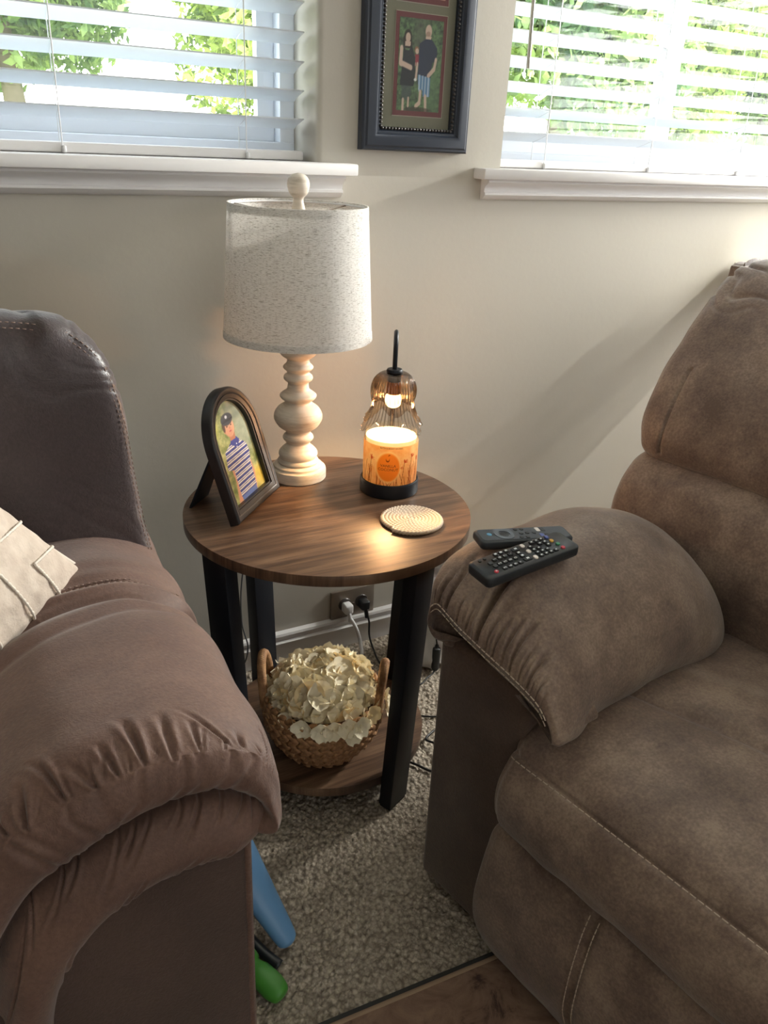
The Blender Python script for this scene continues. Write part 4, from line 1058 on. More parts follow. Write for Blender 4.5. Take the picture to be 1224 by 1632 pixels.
def sweep_arch(profile, m, name):
    bm = bmesh.new(); rows = []
    for ins, dep in profile:
        rows.append([bm.verts.new(FT @ Vector((x, dep, z))) for x, z in arch(ins)])
    n = len(rows[0])
    for a, b in zip(rows, rows[1:]):
        for i in range(n): bm.faces.new((a[i], a[(i+1) % n], b[(i+1) % n], b[i]))
    return part(name, bm, m, pf, auto=38)
sgn = -1 if (ey.x*fn2[0]+ey.y*fn2[1]) > 0 else 1
# depth coordinate: 0 = back, negative = towards the room if sgn==1
D_ = lambda d: -sgn*d
sweep_arch([(0, D_(0)), (0, D_(.014)), (.0015, D_(.017)), (.004, D_(.0185)), (.010, D_(.0175)), (.012, D_(.0155)), (.0125, D_(.0165)), (.019, D_(.0145)), (.0195, D_(.0125)), (.022, D_(.012)), (.0225, D_(.004)), (.021, D_(.003)), (.004, D_(0)), (0, D_(0))], FM, 'moulding')
bm = bmesh.new(); ar = arch(.006); f = [bm.verts.new(FT @ Vector((x, D_(.0015), z))) for x, z in ar]; g = [bm.verts.new(FT @ Vector((x, D_(.0035), z))) for x, z in ar]
bm.faces.new(f); bm.faces.new(g[::-1])
for i in range(len(f)): bm.faces.new((f[i], f[(i+1) % len(f)], g[(i+1) % len(f)], g[i]))
part('backing_board', bm, MT['black'], pf)
# easel strut
bm = bmesh.new()
h0 = FT @ Vector((0, D_(-.001), .140)); ft = Vector((oc.x, oc.y, TZ+.0005))-Vector((fn2[0], fn2[1], 0))*.094-ex*.012
for w0, w1, d0 in ((.020, .032, 0),):
    q = [h0-ex*w0, h0+ex*w0, ft+ex*w1, ft-ex*w1]; bk = Vector((-fn2[0], -fn2[1], 0))*.004
    a = [bm.verts.new(v) for v in q]; b = [bm.verts.new(v+bk) for v in q]
    bm.faces.new(a); bm.faces.new(b[::-1])
    for i in range(4): bm.faces.new((a[i], a[(i+1) % 4], b[(i+1) % 4], b[i]))
part('easel_strut', bm, MT['black'], pf)
# the print
W_, H_ = FW-.042, FH-.042
pc = Canvas(120, 230, (150, 150, 90)); c = pc
c.noise(5, (196, 190, 120), (96, 112, 60), 2); c.noise(11, (214, 206, 150), (90, 104, 62), 6, .45)
c.ell(.8, .62, .25, .2, (170, 176, 166), .7, soft=.8); c.ell(.75, .88, .3, .12, (120, 124, 118), .7, soft=.8); c.ell(.88, .12, .18, .1, (222, 190, 80), .8, soft=.9); c.ell(.1, .8, .12, .1, (206, 200, 96), .7, soft=.9)
skin = (206, 152, 122); sk2 = (178, 122, 96)
c.poly([(.18, .0), (.26, .22), (.24, .42), (.34, .44), (.36, .18), (.33, .0)], skin); c.poly([(.74, .02), (.80, .20), (.78, .38), (.70, .40), (.70, .18), (.66, .02)], skin)
c.poly([(.30, 0), (.72, 0), (.74, .1), (.28, .1)], (96, 116, 176))
body = [(.28, .05), (.74, .06), (.76, .30), (.82, .40), (.80, .50), (.66, .565), (.54, .60), (.40, .58), (.22, .53), (.16, .36), (.30, .33)]
sel = c.poly(body, (64, 72, 138))
for k in range(9):
    yy = .075+k*.058; dy = c.Y-(yy+.025*(c.X-.5)); m = sel*(np.clip((.0075-np.abs(dy))/.003+.5, 0, 1)+np.clip((.0055-np.abs(dy-.02))/.003+.5, 0, 1))
    c.put(m, (226, 220, 206), .95)
c.poly([(.40, .575), (.56, .50), (.66, .57), (.6, .615), (.46, .62)], (66, 72, 140)); c.ell(.56, .545, .012, .008, (235, 235, 240)); c.ell(.55, .515, .012, .008, (235, 235, 240))
c.poly([(.44, .60), (.58, .60), (.60, .66), (.44, .66)], sk2)
c.ell(.50, .735, .135, .098, skin); c.ell(.47, .70, .10, .06, sk2, .35)
c.ell(.37, .715, .022, .025, sk2); c.ell(.37, .755, .035, .05, (70, 52, 44), .9)
c.ell(.50, .812, .155, .060, (58, 60, 66)); c.poly([(.36, .785), (.64, .790), (.66, .808), (.36, .81)], (44, 46, 54)); c.ell(.50, .835, .03, .016, (190, 190, 196))
for ex_ in (.455, .565): c.ell(ex_, .745, .019, .008, (60, 40, 34)); c.ell(ex_, .760, .026, .005, (84, 58, 46))
c.ell(.515, .722, .016, .012, sk2); c.ell(.51, .690, .032, .009, (176, 96, 90))
U_, V_ = np.meshgrid(np.linspace(-W_/2, W_/2, 120), np.linspace(.021, FH-.021, 230))
Rm = np.array(FT.to_3x3()); loc = np.array(oc)
Pp = np.stack([U_, np.full_like(U_, D_(.0042)), V_], 2) @ Rm.T+loc
zc = FH-FW/2; msk = (V_ < zc) | (np.hypot(U_, V_-zc) < W_/2+.001)
if sgn == 1: pass
gridmesh('photo_print', Pp, vcol('glossy_photo_print', .22, coat=.3), pf, colors=pc.a if ex.dot(Vector((1, 0, 0))) > 0 else pc.a[:, ::-1], mask=msk)
# ================================================================ BASKET + FLOWERS
bx0, by0, bz0 = .524, 1.120, .0706
bas = thing('wicker_basket', (bx0, by0, bz0), 'small round braided seagrass basket with two hooped handles on the lower table shelf', 'basket')
SG = mat('seagrass', srgb(200, 154, 108), .7, bump=(260, .5, 'noise'), mott=(55, srgb(146, 104, 70), .35, .65))
SGd = mat('dark_seagrass', srgb(96, 66, 44), .8)
def br(z): return .066+.042*math.sin(min(1, z/.085)*PI/2)**1.0-(.004*max(0, (z-.09)/.03))
part('inner_shell', lathe(bmesh.new(), [(0, .002), (.060, .002)]+[(br(z)-.004, z) for z in np.linspace(.004, .118, 10)]+[(br(.118)-.008, .118), (br(.09)-.010, .09), (.055, .008), (0, .008)], 48, bx0, by0, bz0), SGd, bas, smooth=True)
def strand_mesh(sg):
    bm = bmesh.new(); bmesh.ops.create_uvsphere(bm, u_segments=7, v_segments=5, radius=1)
    for v in bm.verts:
        x, y, z = v.co; x2 = x*.0150; v.co = Vector((x2, y*.0052-.0022*x*x, z*.0066)); v.co = Matrix.Rotation(sg*.52, 3, 'Y') @ v.co
    me = bpy.data.meshes.new('strand'); bm.to_mesh(me); bm.free(); me.materials.append(SG); me.polygons.foreach_set('use_smooth', [True]*len(me.polygons)); return me
sm_ = [strand_mesh(1), strand_mesh(-1)]
bot = VD
cnt = 0
for rw in range(12):
    z = .006+rw*.0100; r = br(z)+.0008; nn = int(2*PI*r/.0195)
    for k in range(nn):
        a = 2*PI*(k+.5*(rw//2 % 2))/nn
        if math.cos(a-math.atan2(-.79, -.45)) < .0 and rw < 11: continue   # woven wall away from the room is carried by the shell
        cnt += 1
        if cnt > 300: break
        o = bpy.data.objects.new('strand', sm_[rw % 2]); COL.objects.link(o); o.parent = bas
        o.location = (r*math.cos(a), r*math.sin(a), z); o.rotation_euler = (rnd.uniform(-.12, .12), rnd.uniform(-.1, .1), a+PI/2)
bm = bmesh.new()
for rw in range(12):
    z = .006+rw*.0100; r = br(z)+.0008; nn = int(2*PI*r/.0195)
    for k in range(nn):
        a = 2*PI*(k+.5*(rw//2 % 2))/nn
        if math.cos(a-math.atan2(-.79, -.45)) < .0 and rw < 11:
            bm2 = sm_[rw % 2]; mt = Matrix.Translation((bx0+r*math.cos(a), by0+r*math.sin(a), bz0+z)) @ Matrix.Rotation(a+PI/2, 4, 'Z')
            n0 = len(bm.verts); bm.from_mesh(bm2); bm.verts.ensure_lookup_table(); bmesh.ops.transform(bm, matrix=mt, verts=bm.verts[n0:])
o = part('rear_weave', bm, SG, bas, smooth=True); o['kind'] = 'stuff'
for a, lean_ in ((math.radians(148), .0), (math.radians(-32), .02)):
    d = Vector((math.cos(a), math.sin(a), 0)); t = Vector((-d.y, d.x, 0)); c = Vector((bx0, by0, bz0+.112))+d*.104
    pts = spl([c-t*.030-Vector((0, 0, .02)), c-t*.031+Vector((0, 0, .02))+d*.002, c-t*.022+Vector((0, 0, .058))+d*.006, c+Vector((0, 0, .075))+d*.008, c+t*.022+Vector((0, 0, .058))+d*.006, c+t*.031+Vector((0, 0, .02))+d*.002, c+t*.030-Vector((0, 0, .02))], 10)
    h = part('handle', tube(bmesh.new(), pts, .0062, 10), SG, bas, smooth=True)
    bm = bmesh.new(); L_ = 0
    for i in range(1, len(pts)-1):
        for q in (0, .5):
            p = pts[i].lerp(pts[i+1], q); tt = (pts[i+1]-pts[i]).normalized(); xx = tt.cross(d).normalized(); yy = tt.cross(xx)
            ring_ = [p+(xx*math.cos(w)+yy*math.sin(w))*.0068+tt*(.0015*math.sin(w)) for w in np.linspace(0, 2*PI, 11)]
            tube(bm, ring_, .0016, 5, caps=False)
    o = part('handle_wrap', bm, SG, bas, smooth=True); o.parent = h; o.location = (0, 0, 0); o['kind'] = 'stuff'

flo = thing('hydrangea_bunch', (bx0, by0, bz0+.06), 'bunch of cream artificial hydrangea blooms filling the wicker basket', 'flowers')
mf = []
for nme, c1, c2 in (('cream_petal', srgb(252, 242, 216), srgb(254, 241, 210)), ('ivory_petal', srgb(250, 239, 212), srgb(252, 239, 208)), ('peach_petal', srgb(252, 230, 184), srgb(253, 228, 176))):
    m, *_ = translucent(nme, c1, c2, .12); mf.append(m)
def floret(seed, m):
    r = random.Random(seed); bm = bmesh.new()
    for k in range(4):
        a0_ = PI/2*k+r.uniform(-.15, .15); up_ = r.uniform(.08, .32); cur = r.uniform(-.4, .3); w = r.uniform(.85, 1.15); L_ = .0155*r.uniform(.85, 1.15)
        G = []
        for i in range(6):
            f = i/5; row = []
            for j in range(5):
                g = -1+j/2; ww = w*.0108*math.sin(PI*min(1, .10+f*.78))**.6*(1 if f < .99 else .8)
                x = L_*f*(1-.08*g*g*f); y = g*ww; z = up_*x+cur*x*x*12+.004*g*g*f*1.2+.0012*math.sin(f*7+g*3+k)
                v = Vector((x, y, z)); v.rotate(Matrix.Rotation(a0_, 3, 'Z')); row.append(bm.verts.new(v))
            G.append(row)
        for i in range(5):
            for j in range(4): bm.faces.new((G[i][j], G[i+1][j], G[i+1][j+1], G[i][j+1]))
    bmesh.ops.create_icosphere(bm, subdivisions=1, radius=.0022, matrix=Matrix.Translation((0, 0, .002)))
    me = bpy.data.meshes.new('floret'); bm.to_mesh(me); bm.free(); me.materials.append(m); me.polygons.foreach_set('use_smooth', [True]*len(me.polygons)); return me
fm = [floret(s, mf[2 if s == 5 else s % 2]) for s in range(12)]
r_ = random.Random(12); placed = []
ctr = Vector((bx0, by0, bz0+.082))
tries = 0
while len(placed) < 135 and tries < 9000:
    tries += 1
    z = r_.uniform(-.12, 1); a = r_.uniform(0, 2*PI); q = math.sqrt(1-z*z); n = Vector((q*math.cos(a), q*math.sin(a), z))
    R_ = (.095, .095, .053); p = ctr+Vector((n.x*R_[0], n.y*R_[1], n.z*R_[2]+.036))
    p -= n*r_.uniform(0, .012)
    if any((p-o_).length < .0180 for o_ in placed): continue
    placed.append(p)
    o = bpy.data.objects.new('floret', fm[r_.randrange(12)]); COL.objects.link(o); o.parent = flo
    o.location = p-Vector(flo.location); nn = (n+Vector((r_.uniform(-.22, .22), r_.uniform(-.22, .22), r_.uniform(-.15, .3)))).normalized()
    o.rotation_euler = (nn.to_track_quat('Z', 'Y') @ Matrix.Rotation(r_.uniform(0, 6), 3, 'Z').to_quaternion()).to_euler(); s_ = r_.uniform(1.35, 1.8); o.scale = (s_, s_, s_)
for dx, dy, dz in ((-.05, -.102, .114), (.005, -.116, .098), (.018, -.116, .116), (-.03, -.108, .116), (.094, -.072, .100), (.098, -.060, .112), (-.075, -.080, .116), (-.008, -.114, .120), (.045, -.104, .120), (.07, -.082, .118), (-.09, -.05, .118)):
    o = bpy.data.objects.new('floret', fm[r_.randrange(12)]); COL.objects.link(o); o.parent = flo
    o.location = Vector((bx0+dx, by0+dy, bz0+dz))-Vector(flo.location); o.rotation_euler = Vector((dx*1.3, dy*1.3, .02)).to_track_quat('Z', 'Y').to_euler(); o.scale = (1.2, 1.2, 1.2)
part('stem_ball', lathe(bmesh.new(), smoothprof([(0, -.04), (.07, -.02), (.088, .012), (.080, .04), (.05, .060), (0, .070)], 4), 24, ctr.x, ctr.y, ctr.z), mat('moss_foam', srgb(150, 138, 104), .9), flo, smooth=True)

# ================================================================ REMOTES
RZ = .628
def remote_body(root, L, W, T, r, m, taper=0.0, crown=.0015):
    """rounded slab, x along, top face up, slightly crowned"""
    bm = bmesh.new(); n = 10; out = []
    for cx_, cy_, a0_ in ((L/2-r, W/2-r, 0), (-L/2+r, W/2-r, PI/2), (-L/2+r, -W/2+r, PI), (L/2-r, -W/2+r, 1.5*PI)):
        for k in range(n+1):
            a = a0_+PI/2*k/n; out.append((cx_+r*math.cos(a), cy_+r*math.sin(a)))
    rows = []
    for ins, z in ((r*.6, -T/2), (.003, -T/2+.0008), (.0004, -T/2+.004), (0, 0), (.0002, T/2-.002), (.0012, T/2-.0004), (.003, T/2), (r*.55, T/2+crown*.6)):
        row = []
        for x, y in out:
            fx = (L/2-ins)/(L/2); fy = (W/2-ins)/(W/2); row.append(bm.verts.new((x*fx, y*fy, z)))
        rows.append(row)
    for a, b in zip(rows, rows[1:]):
        for i in range(len(a)): bm.faces.new((a[i], a[(i+1) % len(a)], b[(i+1) % len(a)], b[i]))
    bm.faces.new(rows[0][::-1]); bm.faces.new(rows[-1]); return obj('body', bm, m, root, auto=50)
def btn(w, h, t, m, r=None, seg=5):
    bm = bmesh.new(); r = r or min(w, h)*.3; n = 3; out = []
    for cx_, cy_, a0_ in ((w/2-r, h/2-r, 0), (-w/2+r, h/2-r, PI/2), (-w/2+r, -h/2+r, PI), (w/2-r, -h/2+r, 1.5*PI)):
        for k in range(n+1):
            a = a0_+PI/2*k/n; out.append((cx_+r*math.cos(a), cy_+r*math.sin(a)))
    a = [bm.verts.new((x, y, 0)) for x, y in out]; b = [bm.verts.new((x, y, t*.75)) for x, y in out]; c_ = [bm.verts.new((x*.86, y*.86, t)) for x, y in out]
    for p, q in ((a, b), (b, c_)):
        for i in range(len(p)): bm.faces.new((p[i], p[(i+1) % len(p)], q[(i+1) % len(p)], q[i]))
    bm.faces.new(c_); bmesh.ops.recalc_face_normals(bm, faces=bm.faces[:])
    me = bpy.data.meshes.new('button'); bm.to_mesh(me); bm.free(); me.materials.append(m); return me
def place(me, root, x, y, z, name='button'):
    o = bpy.data.objects.new(name, me); COL.objects.link(o); o.parent = root; o.location = (x, y, z); return o
cr_ = mat('red_button', srgb(196, 60, 76), .4); cg_ = mat('green_button', srgb(60, 140, 100), .4); cy_m = mat('yellow_button', srgb(226, 176, 76), .4); cb_ = mat('blue_button', srgb(80, 96, 168), .4)
lg = thing('tv_remote', (.6255, .7285, .6315), 'long black tv remote with many white-marked buttons, the nearer one on the recliner arm', 'remote')
lg.rotation_euler = (math.radians(4), math.radians(-4.5), math.radians(3.5))
remote_body(lg, .154, .046, .017, .007, mat('charcoal_remote_plastic', srgb(36, 40, 44), .42))
zt = .0088
mb = btn(.0066, .0062, .0024, MT['rubber']); mws = btn(.0058, .0075, .0024, MT['whitebtn'], .0026); mp_ = btn(.0125, .0080, .0022, MT['rubber'])
ic = mat('printed_white', srgb(220, 222, 222), .5)
def icon(b, w=.0034, h=.0028):
    o = obj('legend', bx((-w/2, -h/2, 0), (w/2, h/2, .00025)), ic, b); o.location = (0, 0, .0024); return o
# power key (red) near end, number rows, navigation, colour keys at the far end
xs0 = -.0625
o = place(btn(.0060, .0060, .0024, cr_, .0029), lg, xs0+.004, -.0145, zt); o['label'] = 'red power button'; icon(o, .002, .002).location.z = .0024
place(btn(.0048, .0048, .002, MT['rubber'], .0023), lg, xs0, .0145, zt); place(btn(.0048, .0048, .002, MT['rubber'], .0023), lg, xs0+.0085, .0155, zt)
place(mb, lg, xs0+.0085, .0035, zt); place(mb, lg, xs0+.0105, -.0045, zt)
digs = '123456789-0*'
for ci in range(4):
    for ri, y in enumerate((-.0145, -.0035, .0075, .0165) if ci else (-.0145, -.0035, .0075)):
        x = -.0445+ci*.0086; b = place(mb, lg, x, y*.98, zt)
        if ri < 3:
            me = textmesh(digs[(2-ri)+ci*3], .0066, 'legend'); t_ = link('legend', me, ic, b, smooth=False); t_.location = (.0023, 0, .0026); t_.rotation_euler = (0, 0, PI/2)
        else: icon(b)
for y in (-.012, .013): icon(place(mp_, lg, -.0055, y, zt), .004, .003)
for y in (-.0035, .004): icon(place(mb, lg, -.0075, y, zt))
for i, y in enumerate((-.0145, .0005, .0145)):
    b = place(mws, lg, .0055+.001*i, y, zt); b['label'] = 'white shortcut button'
for ci in range(4):
    for ri, y in enumerate((-.0150, -.0075, .0, .0075, .0150)):
        if (ci + ri) % 5 == 4: continue
        b = place(mb, lg, .0150+ci*.0083, y, zt); icon(b, .0024, .0018)
for y, m, nm in ((-.0152, cr_, 'red'), (-.0052, cg_, 'green'), (.0050, cy_m, 'yellow'), (.0150, cb_, 'blue')):
    b = place(btn(.0052, .0062, .0024, m, .0024), lg, .0500+.002*(y < 0), y, zt); b['label'] = nm + ' colour button'
t_ = obj('legend', bx((-.0006, -.006, 0), (.0006, .006, .0002)), mat('grey_print', srgb(120, 124, 126), .5), lg); t_.location = (.068, 0, zt+.0002)

fs = thing('streaming_remote', (.668, .7865, .6275), 'slim dark grey streaming remote with a round navigation ring, lying behind the longer black remote', 'remote')
fs.rotation_euler = (math.radians(3), math.radians(3), math.radians(-11))
remote_body(fs, .140, .037, .014, .0065, mat('slate_remote_plastic', srgb(48, 54, 60), .42))
zt = .0072
b = place(btn(.0075, .0075, .0012, mat('blue_voice_button', srgb(90, 160, 200), .4), .0037), fs, -.052, .001, zt); b['label'] = 'blue voice button'
def ringm(r0, r1, t, m):
    bm = bmesh.new(); lathe(bm, [(r0, 0), (r0, t), (r1, t), (r1, 0)], 32); me = bpy.data.meshes.new('navigation_ring'); bmesh.ops.recalc_face_normals(bm, faces=bm.faces[:]); bm.to_mesh(me); bm.free(); me.materials.append(m); return me
place(ringm(.0085, .0142, .0012, mat('grey_ring', srgb(92, 98, 104), .25)), fs, -.030, 0, zt, 'navigation_ring')
place(btn(.0150, .0150, .0008, MT['rubber'], .0074), fs, -.030, 0, zt, 'select_button')
rb_ = btn(.0062, .0062, .0014, MT['rubber'], .003)
for i, x in enumerate((-.0085, .001)):
    for y in (-.011, 0, .011): place(rb_, fs, x+(.004 if y == 0 else 0), y, zt)
place(rb_, fs, .0155, 0, zt)
for i, (x, y, m) in enumerate(((.0245, .0085, MT['whitebtn']), (.0325, .0085, MT['rubber']), (.0245, -.0085, cb_), (.0325, -.0085, MT['rubber']))):
    place(btn(.0065, .011, .0012, m, .002), fs, x, y, zt)

# ================================================================ WALL PICTURE
fx0, fx1, fz0, fz1 = .7505, .984, 1.1005, 1.86
BK = mat('black_painted_frame', srgb(34, 42, 56), .34, spec=.6, bump=(50, .06, 'noise'))
wp = thing('wall_picture', ((fx0+fx1)/2, WY, (fz0+fz1)/2), 'black collage picture frame with olive mat and family prints, hanging between the windows', 'picture')
def frect(profile, m, name):
    bm = bmesh.new(); rows = []
    for ins, dep in profile:
        rows.append([bm.verts.new((x, WY-.0005-dep, z)) for x, z in ((fx0+ins, fz0+ins), (fx1-ins, fz0+ins), (fx1-ins, fz1-ins), (fx0+ins, fz1-ins))])
    for a, b in zip(rows, rows[1:]):
        for i in range(4): bm.faces.new((a[i], a[(i+1) % 4], b[(i+1) % 4], b[i]))
    return part(name, bm, m, wp, auto=28)
frect([(0, 0), (0, .016), (.003, .020), (.006, .0205), (.009, .0235), (.022, .026), (.027, .0245), (.030, .0195), (.0335, .0195), (.036, .016), (.041, .015), (.041, .005), (.03, 0), (0, 0)], BK, 'moulding')
bm = bmesh.new()
def beads(p, q, n):
    for k in range(n):
        f = (k+.5)/n; c = Vector(p).lerp(Vector(q), f); d = (Vector(q)-Vector(p)).normalized()
        r = bmesh.ops.create_icosphere(bm, subdivisions=1, radius=.0034, matrix=Matrix.Translation(c) @ Matrix.Rotation(.5 if d.x > .5 else -.5, 4, 'Y'))
bi = .0385; by_ = WY-.0175
beads((fx0+bi, by_, fz0+bi), (fx1-bi, by_, fz0+bi), 23); beads((fx0+bi, by_, fz0+bi), (fx0+bi, by_, fz1-bi), 100); beads((fx1-bi, by_, fz0+bi), (fx1-bi, by_, fz1-bi), 100)
o = part('beading', bm, mat('dark_bronze_beads', srgb(62, 58, 56), .35, metal=.4), wp, smooth=True); o['kind'] = 'stuff'
part('mat_board', bx((fx0+.036, WY-.008, fz0+.036), (fx1-.036, WY-.005, fz1-.036)), mat('olive_mat_board', srgb(124, 118, 102), .8), wp)
part('glazing', bx((fx0+.038, WY-.0125, fz0+.038), (fx1-.038, WY-.0115, fz1-.038)), MT['glass'], wp)
mar = mat('maroon_mat_board', srgb(112, 58, 64), .8); bev_ = mat('cream_bevel', srgb(170, 160, 146), .7)
pm = vcol('family_print', .4)
def photo(x0, x1, z0, z1, kind):
    w = part('mat_bevel', bx((x0-.0012, WY-.0088, z0-.0012), (x1+.0012, WY-.0082, z1+.0012)), bev_, wp)
    part('inner_mat', bx((x0, WY-.0092, z0), (x1, WY-.0086, z1)), mar, wp)
    a, b, c0_, d0 = x0+.0075, x1-.0075, z0+.0085, z1-.0085
    c = Canvas(90, 140, (52, 66, 52))
    if kind == 0:
        c.noise(16, (92, 118, 78), (34, 44, 38), 3); c.noise(34, (122, 148, 104), (38, 44, 40), 9, .4, .0, .5); c.ell(.82, .25, .18, .3, (96, 122, 88), .6, soft=.8); c.ell(.5, .72, .18, .35, (92, 88, 80), .6, soft=.9)
        c.noise(30, (80, 84, 78), (46, 46, 44), 8, 0)
        sk = (208, 176, 160)
        # woman, dark dress
        c.ell(.20, .80, .085, .075, (38, 26, 26)); c.poly([(.10, .80), (.10, .68), (.30, .68), (.29, .80)], (38, 26, 26)); c.ell(.205, .79, .055, .052, sk)
        c.poly([(.15, .70), (.26, .70), (.27, .75), (.15, .75)], sk); c.line([(.07, .67), (.06, .52), (.30, .475)], .035, sk); c.line([(.30, .475), (.42, .54)], .025, sk)
        c.poly([(.12, .72), (.16, .66), (.24, .66), (.30, .71), (.38, .58), (.40, .42), (.38, .28), (.06, .28), (.10, .5)], (34, 34, 44))
        c.line([(.07, .67), (.06, .52), (.30, .475)], .030, sk)
        c.poly([(.10, .28), (.33, .28), (.30, .12), (.12, .12)], (70, 78, 80), .8); c.line([(.15, .12), (.15, .02)], .025, sk); c.line([(.27, .14), (.27, .06)], .02, sk)
        # child held between them
        c.ell(.41, .67, .045, .036, (150, 100, 76)); c.ell(.42, .655, .038, .030, sk); c.poly([(.38, .62), (.48, .62), (.46, .52), (.40, .50)], (150, 52, 66)); c.line([(.44, .52), (.42, .36)], .022, sk); c.ell(.41, .35, .03, .018, (230, 225, 220))
        # man, navy shirt, striped shorts
        c.ell(.66, .875, .072, .070, sk); c.ell(.655, .845, .05, .03, (150, 112, 98), .6); c.poly([(.60, .78), (.72, .78), (.73, .82), (.60, .82)], sk)
        c.poly([(.47, .74), (.60, .79), (.74, .79), (.88, .70), (.88, .57), (.78, .55), (.76, .38), (.46, .40)], (40, 46, 72))
        c.line([(.86, .58), (.83, .48), (.70, .40)], .028, sk)
        s_ = c.poly([(.46, .41), (.76, .38), (.76, .17), (.60, .17), (.58, .25), (.50, .22)], (92, 128, 168))
        c.put(s_*(np.sin(c.X*90) > .35), (196, 206, 220), .8); c.line([(.66, .17), (.68, .02)], .03, sk); c.line([(.54, .22), (.53, .10), (.45, .06)], .028, sk)
        c.ell(.5, .02, .3, .03, (60, 44, 40), .6)
    else:
        c.noise(8, (150, 90, 84), (60, 40, 50), 5); c.poly([(.0, 0), (.3, 0), (.35, .3), (.05, .35)], (110, 36, 52)); c.poly([(.5, 0), (.7, 0), (.65, .3), (.52, .3)], (170, 40, 50)); c.poly([(.7, 0), (.85, 0), (.85, .3), (.7, .3)], (220, 214, 214)); c.poly([(.88, 0), (1, 0), (1, .5), (.92, .4)], (212, 160, 132)); c.poly([(.3, 0), (.5, 0), (.5, .3), (.36, .32)], (224, 220, 220))
        c.ell(.3, .6, .14, .13, (208, 168, 150)); c.ell(.7, .62, .14, .13, (200, 156, 138)); c.ell(.3, .72, .16, .08, (70, 46, 38)); c.ell(.7, .74, .15, .07, (54, 40, 36))
    U_, V_ = np.meshgrid(np.linspace(a, b, 90), np.linspace(c0_, d0, 140))
    gridmesh('photo_print', np.stack([U_, np.full_like(U_, WY-.0095), V_], 2), pm, wp, colors=c.a)
px0, px1 = .817, .925
photo(px0, px1, 1.162, 1.330, 0)
for k in range(1, 3): photo(px0, px1, 1.162+k*.184, 1.330+k*.184, k)

# ================================================================ OUTLET, PLUGS, CORDS
ol = thing('wall_outlet', (.770, WY, .115), 'brown metal duplex outlet plate low on the wall behind the table', 'outlet')
part('cover_plate', bx((.713, WY-.008, .078), (.827, WY, .152), .003, 2), MT['bronze'], ol, auto=40)
dk = mat('brown_receptacle', srgb(58, 50, 46), .4)
for x in (.748, .792):
    part('receptacle', lathe(bmesh.new(), [(0, .002), (.0150, .002), (.0165, 0), (.0165, -.002)], 28), dk, ol, auto=30)
    o = [c for c in ol.children if c.name.startswith('receptacle')][-1]
    me = o.data
    for v in me.vertices:
        w = Vector(v.co)+Vector(ol.location); v.co = Vector((x+w.x, WY-.008-w.z, .115+w.y))-Vector(ol.location)
part('plate_screw', lathe(bmesh.new(), [(0, .0), (.003, 0), (.003, .002), (0, .002)], 10, .770, WY-.0095, .114), MT['bronze'], ol)
def plug(x, z, m, pts, lab, name, r):
    root = thing(name, (x, WY-.02, z), lab, 'cord')
    bm = bmesh.new(); box(bm, (x-.011, WY-.036, z-.012), (x+.011, WY-.0105, z+.012), .005, 3); part('plug_head', bm, m, root, auto=50)
    bm = bmesh.new(); tube(bm, spl([(x, WY-.030, z-.004), (x+.001, WY-.034, z-.018), (x+.002, WY-.036, z-.03)], 4), .005, 10, radii=None); part('strain_relief', bm, m, root, smooth=True)
    part('cable', tube(bmesh.new(), spl([(x+.001, WY-.034, z-.02)]+pts, 8), r, 8), m, root, smooth=True)
    return root
plug(.748, .113, MT['cord_w'], [(.760, WY-.045, .070), (.768, 1.44, .035), (.752, 1.40, .010), (.70, 1.35, .006), (.60, 1.37, .006), (.50, 1.395, .006), (.42, 1.38, .006), (.33, 1.36, .006)], 'white plug in the left socket with its white cord running down behind the basket', 'white_power_cord', .0044)
plug(.792, .113, MT['cord_b'], [(.797, WY-.042, .075), (.793, 1.44, .040), (.790, 1.40, .012), (.775, 1.34, .006), (.70, 1.30, .005), (.60, 1.345, .005), (.46, 1.405, .005), (.36, 1.385, .005), (.30, 1.37, .005)], 'black plug in the right socket with its thin black cord on the carpet', 'black_power_cord', .0024)
tag(obj('lamp_cord', tube(bmesh.new(), spl([(.530, 1.415, TZ-.05), (.512, 1.435, .42), (.482, 1.44, .27), (.480, 1.445, .16), (.487, 1.43, .10), (.470, 1.43, .05), (.430, 1.44, .016), (.43, 1.42, .006), (.52, 1.43, .006), (.62, 1.43, .005), (.72, 1.42, .006)], 8), .0016, 8), mat('grey_lamp_cord', srgb(70, 74, 78), .4), smooth=True), 'thin dark lamp cord hanging down beside the rear table leg', 'cord')
sw = thing('inline_switch_cord', (.893, 1.30, .012), 'black cord with a cylindrical inline adapter standing by the recliner', 'cord')
part('adapter_barrel', lathe(bmesh.new(), [(0, 0), (.006, 0), (.0095, .006), (.0095, .056), (.0085, .060), (.005, .062), (.004, .068), (0, .069)], 24, .893, 1.30, .006), MT['blackplastic'], sw, auto=40)
part('cable', tube(bmesh.new(), spl([(.893, 1.30, .072), (.897, 1.315, .12), (.93, 1.34, .17), (.99, 1.36, .19), (1.05, 1.40, .15)], 8), .0018, 8), MT['cord_b'], sw, smooth=True)
part('cable', tube(bmesh.new(), spl([(.893, 1.30, .009), (.882, 1.292, .004), (.862, 1.284, .003), (.84, 1.27, .004), (.79, 1.26, .005), (.76, 1.20, .005), (.79, 1.165, .004), (.84, 1.15, .004), (.90, 1.15, .005)], 8), .0020, 8), MT['cord_b'], sw, smooth=True)
tag(obj('floor_cord', tube(bmesh.new(), spl([(.64, 1.12, .006), (.675, 1.075, .005), (.695, 1.045, .005), (.714, 1.018, .004), (.735, 1.03, .006), (.755, 1.07, .012), (.748, 1.10, .008), (.78, 1.12, .004)], 8), .0024, 8), MT['cord_b'], smooth=True), 'looped black cord on the carpet beside the recliner side panel', 'cord')

